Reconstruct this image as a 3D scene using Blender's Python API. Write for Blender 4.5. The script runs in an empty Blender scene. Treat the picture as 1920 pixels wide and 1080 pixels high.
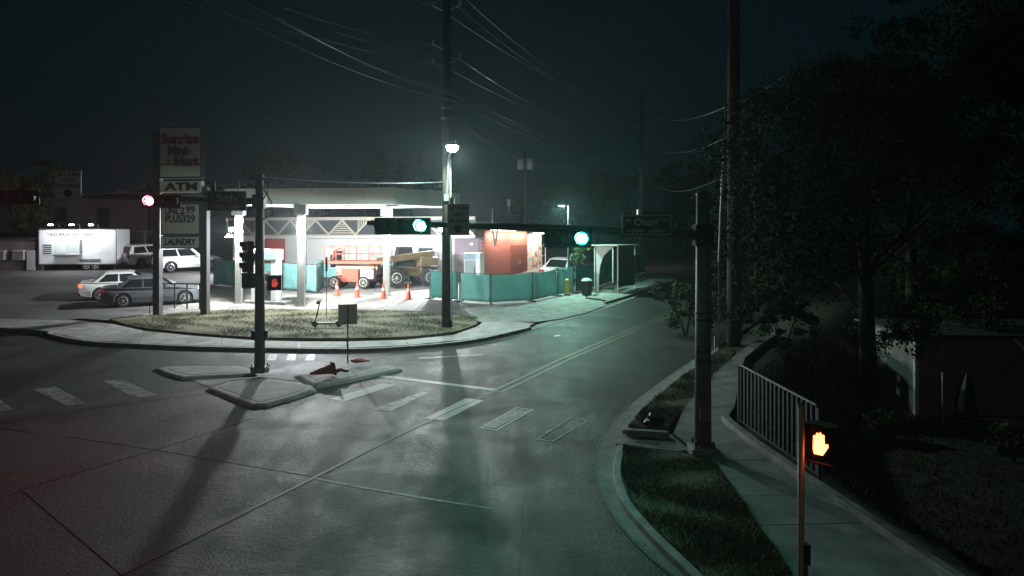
import bpy, math, random
from mathutils import Vector, Matrix
random.seed(7)
R = math.radians
scene = bpy.context.scene
# ------------------------------------------------------------------ camera
F_PX, YH, CAM_H, SLOPE = 1500.0, 435.0, 6.0, 85.0 / 1500.0
cam_data = bpy.data.cameras.new('camera')
cam_data.sensor_width = 36.0
cam_data.lens = 36.0 * F_PX / 1920.0
cam_data.shift_y = (YH - 540.0) / 1920.0
cam_data.clip_end = 3000
cam = bpy.data.objects.new('camera', cam_data)
cam.location = (0, 0, CAM_H)
cam.rotation_euler = (R(90), 0, 0)
scene.collection.objects.link(cam)
scene.camera = cam
# ------------------------------------------------------------------ night sky
world = bpy.data.worlds.new('World')
scene.world = world
world.use_nodes = True
nt = world.node_tree
nt.nodes.clear()
wo = nt.nodes.new('ShaderNodeOutputWorld')
bg = nt.nodes.new('ShaderNodeBackground')
bg.inputs[0].default_value = (0.16, 0.7, 0.86, 1)
bg.inputs[1].default_value = 0.0075
sky = nt.nodes.new('ShaderNodeTexSky')
sky.sky_type = 'NISHITA'
sky.sun_disc = False
sky.sun_elevation = R(-9)
sky.sun_rotation = R(200)
bg2 = nt.nodes.new('ShaderNodeBackground')
bg2.inputs[1].default_value = 0.01
nt.links.new(sky.outputs[0], bg2.inputs[0])
add = nt.nodes.new('ShaderNodeAddShader')
nt.links.new(bg.outputs[0], add.inputs[0])
nt.links.new(bg2.outputs[0], add.inputs[1])
nt.links.new(add.outputs[0], wo.inputs[0])
# ------------------------------------------------------------------ exposure and sampling
scene.view_settings.view_transform = 'Standard'
scene.view_settings.look = 'None'
scene.view_settings.exposure = 0.0
scene.view_settings.gamma = 1.0
scene.render.engine = 'CYCLES'
scene.cycles.use_denoising = True
scene.cycles.max_bounces = 4
scene.cycles.diffuse_bounces = 2
scene.cycles.glossy_bounces = 2
scene.cycles.use_adaptive_sampling = True
scene.cycles.adaptive_threshold = 0.015
scene.cycles.transmission_bounces = 4
scene.cycles.volume_bounces = 0
scene.cycles.sample_clamp_indirect = 4.0
scene.cycles.use_light_tree = True
COL = scene.collection

# ------------------------------------------------------------------ helpers
def smooth(t):
    t = max(0.0, min(1.0, t))
    return t * t * (3 - 2 * t)

def plane_z(Y):
    """the site climbs steadily away from the junction and levels out behind the station"""
    if Y < 60:
        return SLOPE * Y
    t = min(Y - 60, 24)
    return SLOPE * 60 + SLOPE * (t - t * t / 48)

def edge_x(Y):
    if Y < 20.45:
        return 5.62 + 0.16 * (20.45 - Y)
    return 5.62 + 0.34 * (min(Y, 26) - 20.45) + 0.66 * max(0, Y - 26)

def gz(X, Y):
    z = plane_z(Y)
    d = smooth((X - edge_x(Y) - 0.25) / 3.6) * 2.2 * (1 - smooth((Y - 38) / 16))
    return z - d

def G(x, y, up=0.0):
    Y = CAM_H * F_PX / (y - (YH - SLOPE * F_PX))
    X = (x - 960) * Y / F_PX
    return Vector((X, Y, plane_z(Y) + up))

def at(x, y, Y):
    return Vector(((x - 960) * Y / F_PX, Y, CAM_H - (y - YH) * Y / F_PX))

def poly(*pts):
    return [G(px, py).xy for px, py in pts]

MATS = {}
def mat(name, col, rough=0.75, metal=0.0, col2=None, vscale=2.0, bump=0.0, bscale=60.0, spec=0.4,
        emit=None, estr=0.0, detail=5.0, rvar=0.0, alpha=1.0, trans=0.0):
    if name in MATS:
        return MATS[name]
    m = bpy.data.materials.new(name)
    m.use_nodes = True
    n = m.node_tree
    p = n.nodes['Principled BSDF']
    p.inputs['Base Color'].default_value = (*col, 1)
    p.inputs['Roughness'].default_value = rough
    p.inputs['Metallic'].default_value = metal
    p.inputs['Specular IOR Level'].default_value = spec
    p.inputs['Alpha'].default_value = alpha
    if trans:
        p.inputs['Transmission Weight'].default_value = trans
    if emit:
        p.inputs['Emission Color'].default_value = (*emit, 1)
        p.inputs['Emission Strength'].default_value = estr
    if col2 or bump or rvar:
        g = n.nodes.new('ShaderNodeNewGeometry')
    if col2 or rvar:
        a = n.nodes.new('ShaderNodeTexNoise')
        a.inputs['Scale'].default_value = vscale
        a.inputs['Detail'].default_value = detail
        a.inputs['Roughness'].default_value = 0.65
        n.links.new(g.outputs['Position'], a.inputs['Vector'])
        rmp = n.nodes.new('ShaderNodeValToRGB')
        rmp.color_ramp.elements[0].position = 0.32
        rmp.color_ramp.elements[1].position = 0.68
        rmp.color_ramp.elements[0].color = (*col, 1)
        rmp.color_ramp.elements[1].color = (*(col2 or col), 1)
        n.links.new(a.outputs[0], rmp.inputs[0])
        n.links.new(rmp.outputs[0], p.inputs['Base Color'])
        if rvar:
            mr = n.nodes.new('ShaderNodeMapRange')
            mr.inputs[1].default_value = 0.3
            mr.inputs[2].default_value = 0.7
            mr.inputs[3].default_value = rough - rvar
            mr.inputs[4].default_value = rough + rvar
            n.links.new(a.outputs[0], mr.inputs[0])
            n.links.new(mr.outputs[0], p.inputs['Roughness'])
    if bump:
        b = n.nodes.new('ShaderNodeTexNoise')
        b.inputs['Scale'].default_value = bscale
        b.inputs['Detail'].default_value = 4
        n.links.new(g.outputs['Position'], b.inputs['Vector'])
        bp = n.nodes.new('ShaderNodeBump')
        bp.inputs['Strength'].default_value = bump
        bp.inputs['Distance'].default_value = 0.02
        n.links.new(b.outputs[0], bp.inputs['Height'])
        n.links.new(bp.outputs[0], p.inputs['Normal'])
    MATS[name] = m
    return m

def emitter(name, col, strength):
    return mat(name, (0.02, 0.02, 0.02), 0.4, emit=col, estr=strength)

class MB:
    def __init__(self):
        self.v = []; self.f = []
    def add(self, vs, fs):
        o = len(self.v)
        self.v += [tuple(p) for p in vs]
        self.f += [tuple(i + o for i in q) for q in fs]
        return self
    def bx(self, x0, x1, y0, y1, z0, z1, M=None):
        vs = [Vector((x, y, z)) for z in (z0, z1) for y in (y0, y1) for x in (x0, x1)]
        if M is not None:
            vs = [M @ p for p in vs]
        return self.add(vs, [(0, 2, 3, 1), (4, 5, 7, 6), (0, 1, 5, 4), (2, 6, 7, 3), (0, 4, 6, 2), (1, 3, 7, 5)])
    def taper(self, b, t, z0, z1):
        """b, t: (x0, x1, y0, y1) at bottom and top"""
        vs = [(b[0], b[2], z0), (b[1], b[2], z0), (b[1], b[3], z0), (b[0], b[3], z0),
              (t[0], t[2], z1), (t[1], t[2], z1), (t[1], t[3], z1), (t[0], t[3], z1)]
        return self.add(vs, [(3, 2, 1, 0), (4, 5, 6, 7), (0, 1, 5, 4), (1, 2, 6, 5), (2, 3, 7, 6), (3, 0, 4, 7)])
    def bar(self, p0, p1, w, h=None, up=Vector((0, 0, 1))):
        """square bar from p0 to p1"""
        p0 = Vector(p0); p1 = Vector(p1); h = h or w
        d = (p1 - p0).normalized()
        s = d.cross(up)
        if s.length < 1e-4:
            s = d.cross(Vector((0, 1, 0)))
        s.normalize(); u = s.cross(d)
        vs = [p + s * a * w / 2 + u * b * h / 2 for p in (p0, p1) for a, b in ((-1, -1), (1, -1), (1, 1), (-1, 1))]
        return self.add(vs, [(0, 1, 2, 3), (7, 6, 5, 4), (0, 4, 5, 1), (1, 5, 6, 2), (2, 6, 7, 3), (3, 7, 4, 0)])
    def path(self, pts, r, n=8, caps=True):
        pts = [Vector(p) for p in pts]
        rs = r if isinstance(r, (list, tuple)) else [r] * len(pts)
        vs = []; fs = []
        for i, p in enumerate(pts):
            d = (pts[min(i + 1, len(pts) - 1)] - pts[max(i - 1, 0)]).normalized()
            ref = Vector((0, 0, 1)) if abs(d.z) < 0.95 else Vector((0, 1, 0))
            s = d.cross(ref).normalized(); u = s.cross(d)
            for k in range(n):
                a = 2 * math.pi * k / n
                vs.append(p + (s * math.cos(a) + u * math.sin(a)) * rs[i])
        for i in range(len(pts) - 1):
            for k in range(n):
                a = i * n + k; b = i * n + (k + 1) % n
                fs.append((a, b, b + n, a + n))
        if caps:
            fs.append(tuple(range(n))[::-1])
            fs.append(tuple(range((len(pts) - 1) * n, len(pts) * n)))
        return self.add(vs, fs)
    def tube(self, p0, p1, r0, r1=None, n=12):
        return self.path([p0, p1], [r0, r0 if r1 is None else r1], n)
    def lathe(self, prof, n=16, M=None, caps=True):
        """prof: (radius, z) from bottom to top"""
        vs = []; fs = []
        for r, z in prof:
            for k in range(n):
                a = 2 * math.pi * k / n
                p = Vector((r * math.cos(a), r * math.sin(a), z))
                vs.append(M @ p if M is not None else p)
        for i in range(len(prof) - 1):
            for k in range(n):
                a = i * n + k; b = i * n + (k + 1) % n
                fs.append((a, b, b + n, a + n))
        if caps:
            fs.append(tuple(range(n))[::-1])
            fs.append(tuple(range((len(prof) - 1) * n, len(prof) * n)))
        return self.add(vs, fs)
    def prism(self, pts, z0, z1, M=None):
        n = len(pts)
        vs = [Vector((p[0], p[1], z0)) for p in pts] + [Vector((p[0], p[1], z1)) for p in pts]
        if M is not None:
            vs = [M @ p for p in vs]
        return self.add(vs, [tuple(range(n))[::-1], tuple(range(n, 2 * n))] +
                        [(i, (i + 1) % n, n + (i + 1) % n, n + i) for i in range(n)])
    def drape(self, pts, top, depth=0.0):
        """sheet (or slab) following the sloping site; pts are plan points"""
        if sum(pts[i][0] * pts[(i + 1) % len(pts)][1] - pts[(i + 1) % len(pts)][0] * pts[i][1] for i in range(len(pts))) < 0:
            pts = pts[::-1]
        n = len(pts)
        tv = [Vector((p[0], p[1], plane_z(p[1]) + top)) for p in pts]
        if depth <= 0:
            return self.add(tv, [tuple(range(n))])
        bv = [p - Vector((0, 0, depth)) for p in tv]
        return self.add(bv + tv, [tuple(range(n))[::-1], tuple(range(n, 2 * n))] +
                        [(i, (i + 1) % n, n + (i + 1) % n, n + i) for i in range(n)])
    def mesh(self, name):
        me = bpy.data.meshes.new(name)
        me.from_pydata(self.v, [], self.f)
        me.update()
        return me
    def build(self, name, m, parent=None, smooth_=False, bevel=0.0, seg=2, kind=None):
        me = self.mesh(name)
        me.materials.append(m)
        if smooth_:
            me.polygons.foreach_set('use_smooth', [True] * len(me.polygons))
        return link(name, me, parent, bevel, seg, kind)

def link(name, me, parent=None, bevel=0.0, seg=2, kind=None):
    o = bpy.data.objects.new(name, me)
    COL.objects.link(o)
    if parent is not None:
        o.parent = parent
    if bevel:
        b = o.modifiers.new('bevel', 'BEVEL')
        b.width = bevel; b.segments = seg; b.limit_method = 'ANGLE'; b.angle_limit = R(40)
    if kind:
        o['kind'] = kind
    return o

def tag(o, label, cat, group=None):
    o['label'] = label; o['category'] = cat
    if group:
        o['group'] = group
    return o

def thing(name, label, cat, loc, rz=0.0, group=None, tilt=0.0):
    o = bpy.data.objects.new(name, None)
    o.empty_display_size = 0.2
    COL.objects.link(o)
    o.location = loc
    o.rotation_euler = (tilt, 0, rz)
    return tag(o, label, cat, group)

def structure(o):
    o['kind'] = 'structure'
    return o

def copy_tree(o, parent=None):
    c = o.copy(); COL.objects.link(c); c.parent = parent
    for ch in list(o.children):
        copy_tree(ch, c)
    return c

def text(name, body, size, m, parent, loc, width=None, bold=0.0, thick=0.004, align='CENTER'):
    """raised lettering facing local -Y"""
    cu = bpy.data.curves.new(name, 'FONT')
    cu.body = body; cu.size = size; cu.align_x = align; cu.align_y = 'CENTER'
    cu.offset = bold; cu.extrude = thick; cu.resolution_u = 3
    tmp = bpy.data.objects.new(name, cu)
    COL.objects.link(tmp)
    dg = bpy.context.evaluated_depsgraph_get()
    me = bpy.data.meshes.new_from_object(tmp.evaluated_get(dg))
    bpy.data.objects.remove(tmp)
    xs = [v.co.x for v in me.vertices]
    k = width / (max(xs) - min(xs)) if width else 1.0
    me.transform(Matrix.Rotation(R(90), 4, 'X') @ Matrix.Diagonal((k, 1, 1, 1)))
    me.materials.clear(); me.materials.append(m)
    o = link(name, me, parent)
    o.location = loc
    return o

def aim(o, target):
    d = Vector(target) - o.location
    o.rotation_euler = d.to_track_quat('-Z', 'Y').to_euler()

def lamp(name, kind, loc, power, col, target=None, size=0.3, spot=None, parent=None, size_y=None, blend=0.6, spread=None):
    l = bpy.data.lights.new(name, kind)
    l.energy = power; l.color = col
    if kind == 'AREA':
        l.shape = 'RECTANGLE' if size_y else 'DISK'
        l.size = size
        if size_y: l.size_y = size_y
        if spread: l.spread = spread
    else:
        l.shadow_soft_size = size
    if spot:
        l.spot_size = R(spot); l.spot_blend = blend
    o = bpy.data.objects.new(name, l)
    COL.objects.link(o)
    o.location = loc
    if target is not None:
        aim(o, target)
    if parent is not None:
        o.parent = parent
        o.matrix_parent_inverse = parent_inverse(parent)
    return o

def parent_inverse(p):
    M = Matrix.Identity(4)
    while p is not None:
        M = p.matrix_basis @ M if p.parent is None else p.matrix_basis @ M
        p = p.parent
    return M.inverted()

# ------------------------------------------------------------------ materials
def pavement(name, lo, hi, rough0, rough1, spec, crack=0.6):
    """worn road surface: speckled aggregate, stains, tyre-polished streaks, hairline cracks"""
    m = mat(name, lo, 0.6, spec=spec)
    n = m.node_tree; p = n.nodes['Principled BSDF']; N = n.nodes.new; K = n.links.new
    geo = N('ShaderNodeNewGeometry')
    def noise(scale, detail=6, rough=.6, vec=None, dist=0.0):
        a = N('ShaderNodeTexNoise'); a.inputs['Scale'].default_value = scale; a.inputs['Detail'].default_value = detail
        a.inputs['Roughness'].default_value = rough; a.inputs['Distortion'].default_value = dist
        K(vec or geo.outputs['Position'], a.inputs['Vector'])
        return a.outputs[0]
    def rng(src, a, b, c, d):
        r = N('ShaderNodeMapRange'); r.inputs[1].default_value = a; r.inputs[2].default_value = b; r.inputs[3].default_value = c; r.inputs[4].default_value = d
        K(src, r.inputs[0]); return r.outputs[0]
    def math_(op, a, b):
        q = N('ShaderNodeMath'); q.operation = op
        for k, v in enumerate((a, b)):
            if isinstance(v, float): q.inputs[k].default_value = v
            else: K(v, q.inputs[k])
        return q.outputs[0]
    mp = N('ShaderNodeMapping'); mp.inputs['Rotation'].default_value = (0, 0, R(28.8)); mp.inputs['Scale'].default_value = (1.6, .09, 1)
    K(geo.outputs['Position'], mp.inputs[0])
    streak = noise(1.0, 4, .6, mp.outputs[0])
    stain = noise(.45, 6, .62, None, .6)
    speck = noise(26, 3, .8)
    grit = noise(9, 4, .75)
    vor = N('ShaderNodeTexVoronoi'); vor.feature = 'DISTANCE_TO_EDGE'; vor.inputs['Scale'].default_value = .23
    wob = N('ShaderNodeTexNoise'); wob.inputs['Scale'].default_value = 1.1; wob.inputs['Detail'].default_value = 6
    K(geo.outputs['Position'], wob.inputs['Vector'])
    mx = N('ShaderNodeMix'); mx.data_type = 'VECTOR'; mx.inputs[0].default_value = .18
    K(geo.outputs['Position'], mx.inputs[4]); K(wob.outputs['Color'], mx.inputs[5])
    K(mx.outputs[1], vor.inputs['Vector'])
    crk = rng(vor.outputs['Distance'], 0.0, 0.006, 1 - crack, 1.0)
    v = math_('ADD', rng(stain, .3, .7, 0.0, .45), rng(speck, .3, .7, 0.0, .35))
    v = math_('ADD', v, rng(streak, .3, .7, 0.0, .4))
    ramp = N('ShaderNodeValToRGB')
    ramp.color_ramp.elements[0].color = (*lo, 1); ramp.color_ramp.elements[1].color = (*hi, 1)
    K(v, ramp.inputs[0])
    mul = N('ShaderNodeMix'); mul.data_type = 'RGBA'; mul.blend_type = 'MULTIPLY'; mul.inputs[0].default_value = 1.0
    K(ramp.outputs[0], mul.inputs[6]); K(crk, mul.inputs[7])
    K(mul.outputs[2], p.inputs['Base Color'])
    rr = math_('ADD', rng(stain, .35, .65, 0.0, .6), rng(streak, .3, .7, 0.0, .4))
    K(rng(rr, 0.0, 1.0, rough0, rough1), p.inputs['Roughness'])
    hgt = math_('ADD', math_('MULTIPLY', grit, .7), math_('MULTIPLY', speck, .5))
    bp = N('ShaderNodeBump'); bp.inputs['Strength'].default_value = .75; bp.inputs['Distance'].default_value = .035
    K(hgt, bp.inputs['Height']); K(bp.outputs[0], p.inputs['Normal'])
    return m
asphalt = pavement('asphalt', (0.013, 0.0135, 0.0135), (0.05, 0.05, 0.048), .45, .78, .15)
old_concrete = pavement('road_concrete', (0.02, 0.0195, 0.0185), (0.06, 0.058, 0.054), .45, .78, .15, .45)
joint_tar = mat('joint_tar', (0.015, 0.015, 0.015), 0.6)
walk_concrete = mat('walk_concrete', (0.13, 0.127, 0.118), 0.8, col2=(0.3, 0.29, 0.27), vscale=1.9, detail=11, bump=0.25, bscale=60)
kerb_concrete = mat('kerb_concrete', (0.14, 0.137, 0.128), 0.8, col2=(0.34, 0.33, 0.31), vscale=2.6, detail=11, bump=0.3, bscale=40)
lot_concrete = mat('lot_concrete', (0.1, 0.095, 0.085), 0.8, col2=(0.27, 0.255, 0.23), vscale=0.7, detail=10, bump=0.2, bscale=50)
lot_asphalt = mat('lot_asphalt', (0.07, 0.068, 0.066), 0.8, col2=(0.12, 0.115, 0.11), vscale=0.6, bump=0.3, bscale=50)
soil = mat('soil', (0.05, 0.045, 0.033), 0.95, col2=(0.1, 0.09, 0.06), vscale=1.5, bump=0.5, bscale=20)
turf_soil = mat('turf_soil', (0.075, 0.072, 0.035), 0.95, col2=(0.13, 0.115, 0.065), vscale=1.4, bump=0.6, bscale=25)
grass_green = mat('grass_blades', (0.045, 0.062, 0.022), 0.85, col2=(0.105, 0.095, 0.045), vscale=1.1)
def road_paint(name, cut, col):
    m = mat(name, col, .6, spec=.3)
    n = m.node_tree; p = n.nodes['Principled BSDF']
    geo = n.nodes.new('ShaderNodeNewGeometry')
    a = n.nodes.new('ShaderNodeTexNoise'); a.inputs['Scale'].default_value = 4.5; a.inputs['Detail'].default_value = 12; a.inputs['Roughness'].default_value = .75
    n.links.new(geo.outputs['Position'], a.inputs['Vector'])
    rp = n.nodes.new('ShaderNodeValToRGB')
    rp.color_ramp.elements[0].position = cut - .06; rp.color_ramp.elements[1].position = cut + .07
    rp.color_ramp.elements[0].color = (.03, .03, .029, 1); rp.color_ramp.elements[1].color = (*col, 1)
    n.links.new(a.outputs[0], rp.inputs[0]); n.links.new(rp.outputs[0], p.inputs['Base Color'])
    return m
white_paint = road_paint('road_paint', .37, (.42, .42, .41))
worn_paint = road_paint('worn_road_paint', .47, (.22, .22, .215))
yellow_paint = mat('yellow_road_paint', (0.06, 0.05, 0.03), 0.6, col2=(0.15, 0.12, 0.06), vscale=6, detail=10)
galv = mat('galvanised_steel', (0.13, 0.133, 0.13), 0.6, 0.25, col2=(0.2, 0.205, 0.2), vscale=5)
dark_steel = mat('dark_steel', (0.05, 0.05, 0.052), 0.5, 0.4)
black_paint = mat('black_paint', (0.012, 0.012, 0.013), 0.5)
signal_black = mat('signal_housing', (0.02, 0.02, 0.02), 0.55)
wood_pole = mat('pole_wood', (0.045, 0.037, 0.03), 0.9, col2=(0.075, 0.062, 0.05), vscale=6, bump=0.5, bscale=25)
white_metal = mat('white_painted_metal', (0.72, 0.72, 0.7), 0.45)
cream_metal = mat('cream_fascia', (0.66, 0.65, 0.58), 0.55, col2=(0.74, 0.73, 0.66), vscale=0.8)
timber = mat('pale_timber', (0.36, 0.32, 0.25), 0.75, col2=(0.46, 0.42, 0.34), vscale=5)
rubber = mat('rubber', (0.018, 0.018, 0.018), 0.8)
alloy = mat('wheel_alloy', (0.55, 0.55, 0.56), 0.35, 0.7)
car_glass = mat('car_glass', (0.012, 0.014, 0.016), 0.06, spec=0.6)
tail_red = mat('tail_light', (0.3, 0.01, 0.01), 0.2)
head_clear = mat('headlight', (0.5, 0.5, 0.5), 0.12)
wire_mat = mat('cable_black', (0.03, 0.03, 0.03), 0.35)
wire_alu = mat('cable_aluminium', (0.3, 0.3, 0.3), 0.35, 0.8)
def screen_fabric(name, c0, c1):
    m = mat(name, c0, .85, col2=c1, vscale=1.6, bump=.5, bscale=5, detail=8)
    n = m.node_tree
    t = n.nodes.new('ShaderNodeBsdfTranslucent'); t.inputs[0].default_value = (*c1, 1)
    mx = n.nodes.new('ShaderNodeMixShader'); mx.inputs[0].default_value = .4
    out = n.nodes['Material Output']
    n.links.new(n.nodes['Principled BSDF'].outputs[0], mx.inputs[1]); n.links.new(t.outputs[0], mx.inputs[2]); n.links.new(mx.outputs[0], out.inputs[0])
    return m
teal_mesh = screen_fabric('teal_screen_fabric', (0.11, 0.29, 0.265), (0.2, 0.42, 0.39))
teal_dark = screen_fabric('green_screen_fabric', (0.03, 0.15, 0.125), (0.05, 0.2, 0.17))
orange_plastic = mat('orange_plastic', (0.55, 0.07, 0.03), 0.5)
lift_orange = mat('machine_orange', (0.36, 0.075, 0.035), 0.55, col2=(0.28, 0.06, 0.03), vscale=3)
olive_yellow = mat('machine_yellow', (0.17, 0.115, 0.05), 0.6, col2=(0.1, 0.075, 0.04), vscale=3)
sign_white = mat('sign_white', (0.7, 0.7, 0.68), 0.5)
sign_black = mat('sign_black', (0.015, 0.015, 0.015), 0.5)
sign_green = mat('street_sign_green', (0.01, 0.07, 0.05), 0.4)
sign_cream = mat('sign_cream', (0.6, 0.55, 0.46), 0.5, col2=(0.66, 0.61, 0.52), vscale=1.5)
sign_red = mat('sign_red', (0.16, 0.016, 0.016), 0.6)
# light-giving
green_lit = emitter('green_signal_glow', (0.06, 1.0, 0.76), 950.0)
red_lit = emitter('red_signal_glow', (1.0, 0.06, 0.09), 500.0)
hand_lit = emitter('walk_signal_orange_glow', (1.0, 0.13, 0.028), 20.0)
green_rim = emitter('green_lens_rim_glow', (0.0, 1.0, 0.72), 5.0)
red_rim = emitter('red_lens_rim_glow', (1.0, 0.02, 0.05), 4.0)
lamp_lit = emitter('lamp_lens_glow', (0.86, 0.97, 1.0), 60.0)
flood_lit = emitter('flood_lens_glow', (0.95, 0.97, 1.0), 60.0)
warm_lit = emitter('soffit_lens_glow', (1.0, 0.86, 0.66), 22.0)
lens_dark_r = mat('lens_dark_red', (0.06, 0.005, 0.005), 0.25)
lens_dark_y = mat('lens_dark_amber', (0.07, 0.04, 0.005), 0.25)
lens_dark_g = mat('lens_dark_green', (0.005, 0.04, 0.03), 0.25)
# ================================================================== THE SETTING
def GT(x, y, h):
    """plan point of a pixel lying on a surface h above the site plane"""
    Y = (CAM_H - h) * F_PX / (y - (YH - SLOPE * F_PX))
    return Vector(((x - 960) * Y / F_PX, Y))

def polyT(h, *pts):
    return [GT(px, py, h) for px, py in pts]

def inset(pts, d):
    n = len(pts)
    a = sum(pts[i][0] * pts[(i + 1) % n][1] - pts[(i + 1) % n][0] * pts[i][1] for i in range(n))
    s = 1 if a > 0 else -1
    out = []
    for i in range(n):
        p0, p1, p2 = Vector(pts[i - 1]), Vector(pts[i]), Vector(pts[(i + 1) % n])
        e0 = (p1 - p0).normalized(); e1 = (p2 - p1).normalized()
        n0 = Vector((-e0.y, e0.x)) * s; n1 = Vector((-e1.y, e1.x)) * s
        b = n0 + n1
        b = b / max(0.35, b.length_squared) * 2
        out.append(p1 + b * d)
    return out

D1 = Vector((0.482, 0.876))      # along the street that runs away to the right
D2 = Vector((-0.876, 0.482))

# ground: one sheet to the horizon
xs = [-1500, -700, -300, -160, -100] + [-80 + 4 * i for i in range(18)] + [-8 + 0.9 * i for i in range(48)] + [36, 40, 46, 54, 64, 80, 110, 180, 400, 900, 1500]
ys = [-300, -60, -10, 0] + [4 + 1.2 * i for i in range(70)] + [90, 95, 102, 112, 130, 160, 220, 400, 800, 1600]
g = MB()
g.v = [(x, y, gz(x, y) - 0.07) for y in ys for x in xs]
nx = len(xs)
g.f = [(j * nx + i, j * nx + i + 1, (j + 1) * nx + i + 1, (j + 1) * nx + i) for j in range(len(ys) - 1) for i in range(nx - 1)]
structure(g.build('ground', soil, smooth_=True))

# the carriageway
far_left = [(91, 632), (159, 645), (260, 650), (478, 657), (650, 659), (766, 654), (880, 643), (972, 624), (997, 619), (1060, 601), (1140, 578), (1225, 545)]
gutter_line = [(1305, 670), (1267, 695), (1200, 742), (1152, 787), (1127, 822), (1117, 865), (1122, 905), (1140, 950), (1175, 1000), (1225, 1050), (1275, 1092)]
road_pts = [Vector((-75, -6)), Vector((-75, 36)), G(-250, 616).xy] + poly(*far_left) + [Vector((15.5, 59.9)), Vector((24.6, 59.9))] + [GT(x + 12, y, 0) for x, y in gutter_line] + [Vector((3.6, 7)), Vector((5.5, -6))]
road = structure(MB().drape(road_pts, 0.0).build('road', asphalt))
far_road = MB()
prev = (Vector((15.5, 59.9)), Vector((24.6, 59.9)))
for yy in (66, 72, 78, 84, 130):
    cur = (Vector((15.5 + 0.55 * (yy - 59.9), yy)), Vector((24.6 + 0.55 * (yy - 59.9), yy)))
    far_road.drape([prev[0], prev[1], cur[1], cur[0]], 0.0)
    prev = cur
structure(far_road.build('road', asphalt))
# concrete panels of the junction, with open joints
slab_px = [
    [(290, 845), (475, 785), (548, 783), (757, 811), (592, 896)],
    [(38, 919), (290, 845), (592, 896), (225, 1078)],
    [(0, 940), (38, 919), (290, 845), (140, 822), (-120, 784), (-160, 930)],
    [(140, 822), (290, 845), (475, 785), (398, 738), (160, 772), (-60, 800)],
    [(38, 919), (225, 1078), (185, 1100), (-220, 1100), (-200, 990), (0, 940)],
]
for sp in slab_px:
    b = poly(*sp)
    MB().drape(inset(b, -0.03), 0.002).build('joint_filler', joint_tar, road)
    MB().drape(inset(b, 0.018), 0.006, 0.005).build('slab', old_concrete, road)
MB().drape(poly((395, 729), (398, 736), (160, 767), (0, 795), (-120, 815), (-120, 803), (0, 783), (125, 762)), 0.006).build('seam_strip', joint_tar, road)  # dark strip along the edge of the concrete panels, in the joint colour

# painted markings, each a thin sheet of its own
def marking(name, pts, m, up=0.005):
    return MB().drape(poly(*pts), up).build(name, m, road)

def hollow(pts, d, m, up=0.006):
    b = poly(*pts); i_ = inset(b, d)
    n = len(b)
    mb = MB()
    for k in range(n):
        mb.drape([b[k], b[(k + 1) % n], i_[(k + 1) % n], i_[k]], up)
    return mb.build('crosswalk_bar', m, road)

marking('crosswalk_bar', [(617, 748), (645, 753), (742, 722), (717, 719)], white_paint)
marking('crosswalk_bar', [(697, 768), (733, 772), (807, 735), (793, 734)], worn_paint)
marking('crosswalk_bar', [(795, 785), (832, 789), (907, 751), (873, 747)], white_paint)
hollow([(897, 803), (932, 808), (1002, 768), (968, 764)], 0.07, white_paint)
marking('crosswalk_bar', [(905, 800), (928, 803), (994, 770), (970, 767)], worn_paint, 0.0035)
hollow([(1002, 824), (1037, 829), (1107, 788), (1070, 783)], 0.07, worn_paint)
marking('stop_line', [(703, 702), (710, 707), (933, 734), (930, 729)], white_paint)
marking('crosswalk_bar', [(192, 714), (230, 712), (297, 742), (252, 746)], worn_paint)
marking('crosswalk_bar', [(61, 730), (105, 725), (160, 756), (125, 761)], worn_paint)
marking('crosswalk_bar', [(-45, 742), (-12, 740), (25, 768), (-15, 774)], worn_paint)
for q in range(3):
    x0 = 500 + q * 36
    marking('crosswalk_bar', [(x0, 676), (x0 + 17, 676), (x0 + 20, 664), (x0 + 5, 664)], worn_paint, 0.004)
marking('seam_strip', [(592, 896), (592, 898.5), (673, 914.5), (813, 938.5), (920, 954.5), (920, 952), (813, 935.5), (673, 911.5)], worn_paint, 0.004)
marking('seam_strip', [(225, 1076), (560, 908.5), (753, 811.5), (932, 731), (933, 732.5), (755, 814), (562, 911.5), (228, 1080)], joint_tar, 0.0075)
marking('lane_line', [(785, 671), (786, 673), (905, 666), (905, 664)], worn_paint, 0.004)
marking('lane_line', [(1038, 631), (1050, 630), (1050, 628.5), (1040, 629)], white_paint, 0.004)
cl = [G(932, 735).xy, G(1060, 673).xy, G(1215, 607).xy, G(1270, 585).xy]
cl.append(cl[-1] + (cl[-1] - cl[-2]).normalized() * 24)
for off in (-0.14, 0.14):
    mb = MB()
    for k in range(len(cl) - 1):
        d = (cl[k + 1] - cl[k]).normalized(); nn = Vector((-d.y, d.x))
        a, b_ = cl[k] + nn * off, cl[k + 1] + nn * off
        w = nn * 0.055
        mb.drape([a - w, b_ - w, b_ + w, a + w], 0.006)
    mb.build('centre_line', yellow_paint, road)

# slabs of a walk laid between two edges
def walk(name, pairs, h, step=1.5, m=None, depth=0.22, gap=0.011):
    root = None
    L = [GT(*p[0], h) for p in pairs]; Rr = [GT(*p[1], h) for p in pairs]
    bed = []
    for k in range(len(L) - 1):
        ln = ((L[k + 1] - L[k]).length + (Rr[k + 1] - Rr[k]).length) / 2
        n = max(1, round(ln / step))
        for q in range(n):
            t0, t1 = q / n, (q + 1) / n
            bed.append([L[k].lerp(L[k + 1], t0), Rr[k].lerp(Rr[k + 1], t0), Rr[k].lerp(Rr[k + 1], t1), L[k].lerp(L[k + 1], t1)])
    mb = MB()
    for s_ in bed:
        mb.drape(s_, h - 0.03, depth - 0.03)
    root = structure(mb.build(name, joint_tar))
    for s_ in bed:
        MB().drape(inset(s_, gap), h + random.uniform(-0.003, 0.003), 0.035).build('slab', m or walk_concrete, root)
    return root

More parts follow.
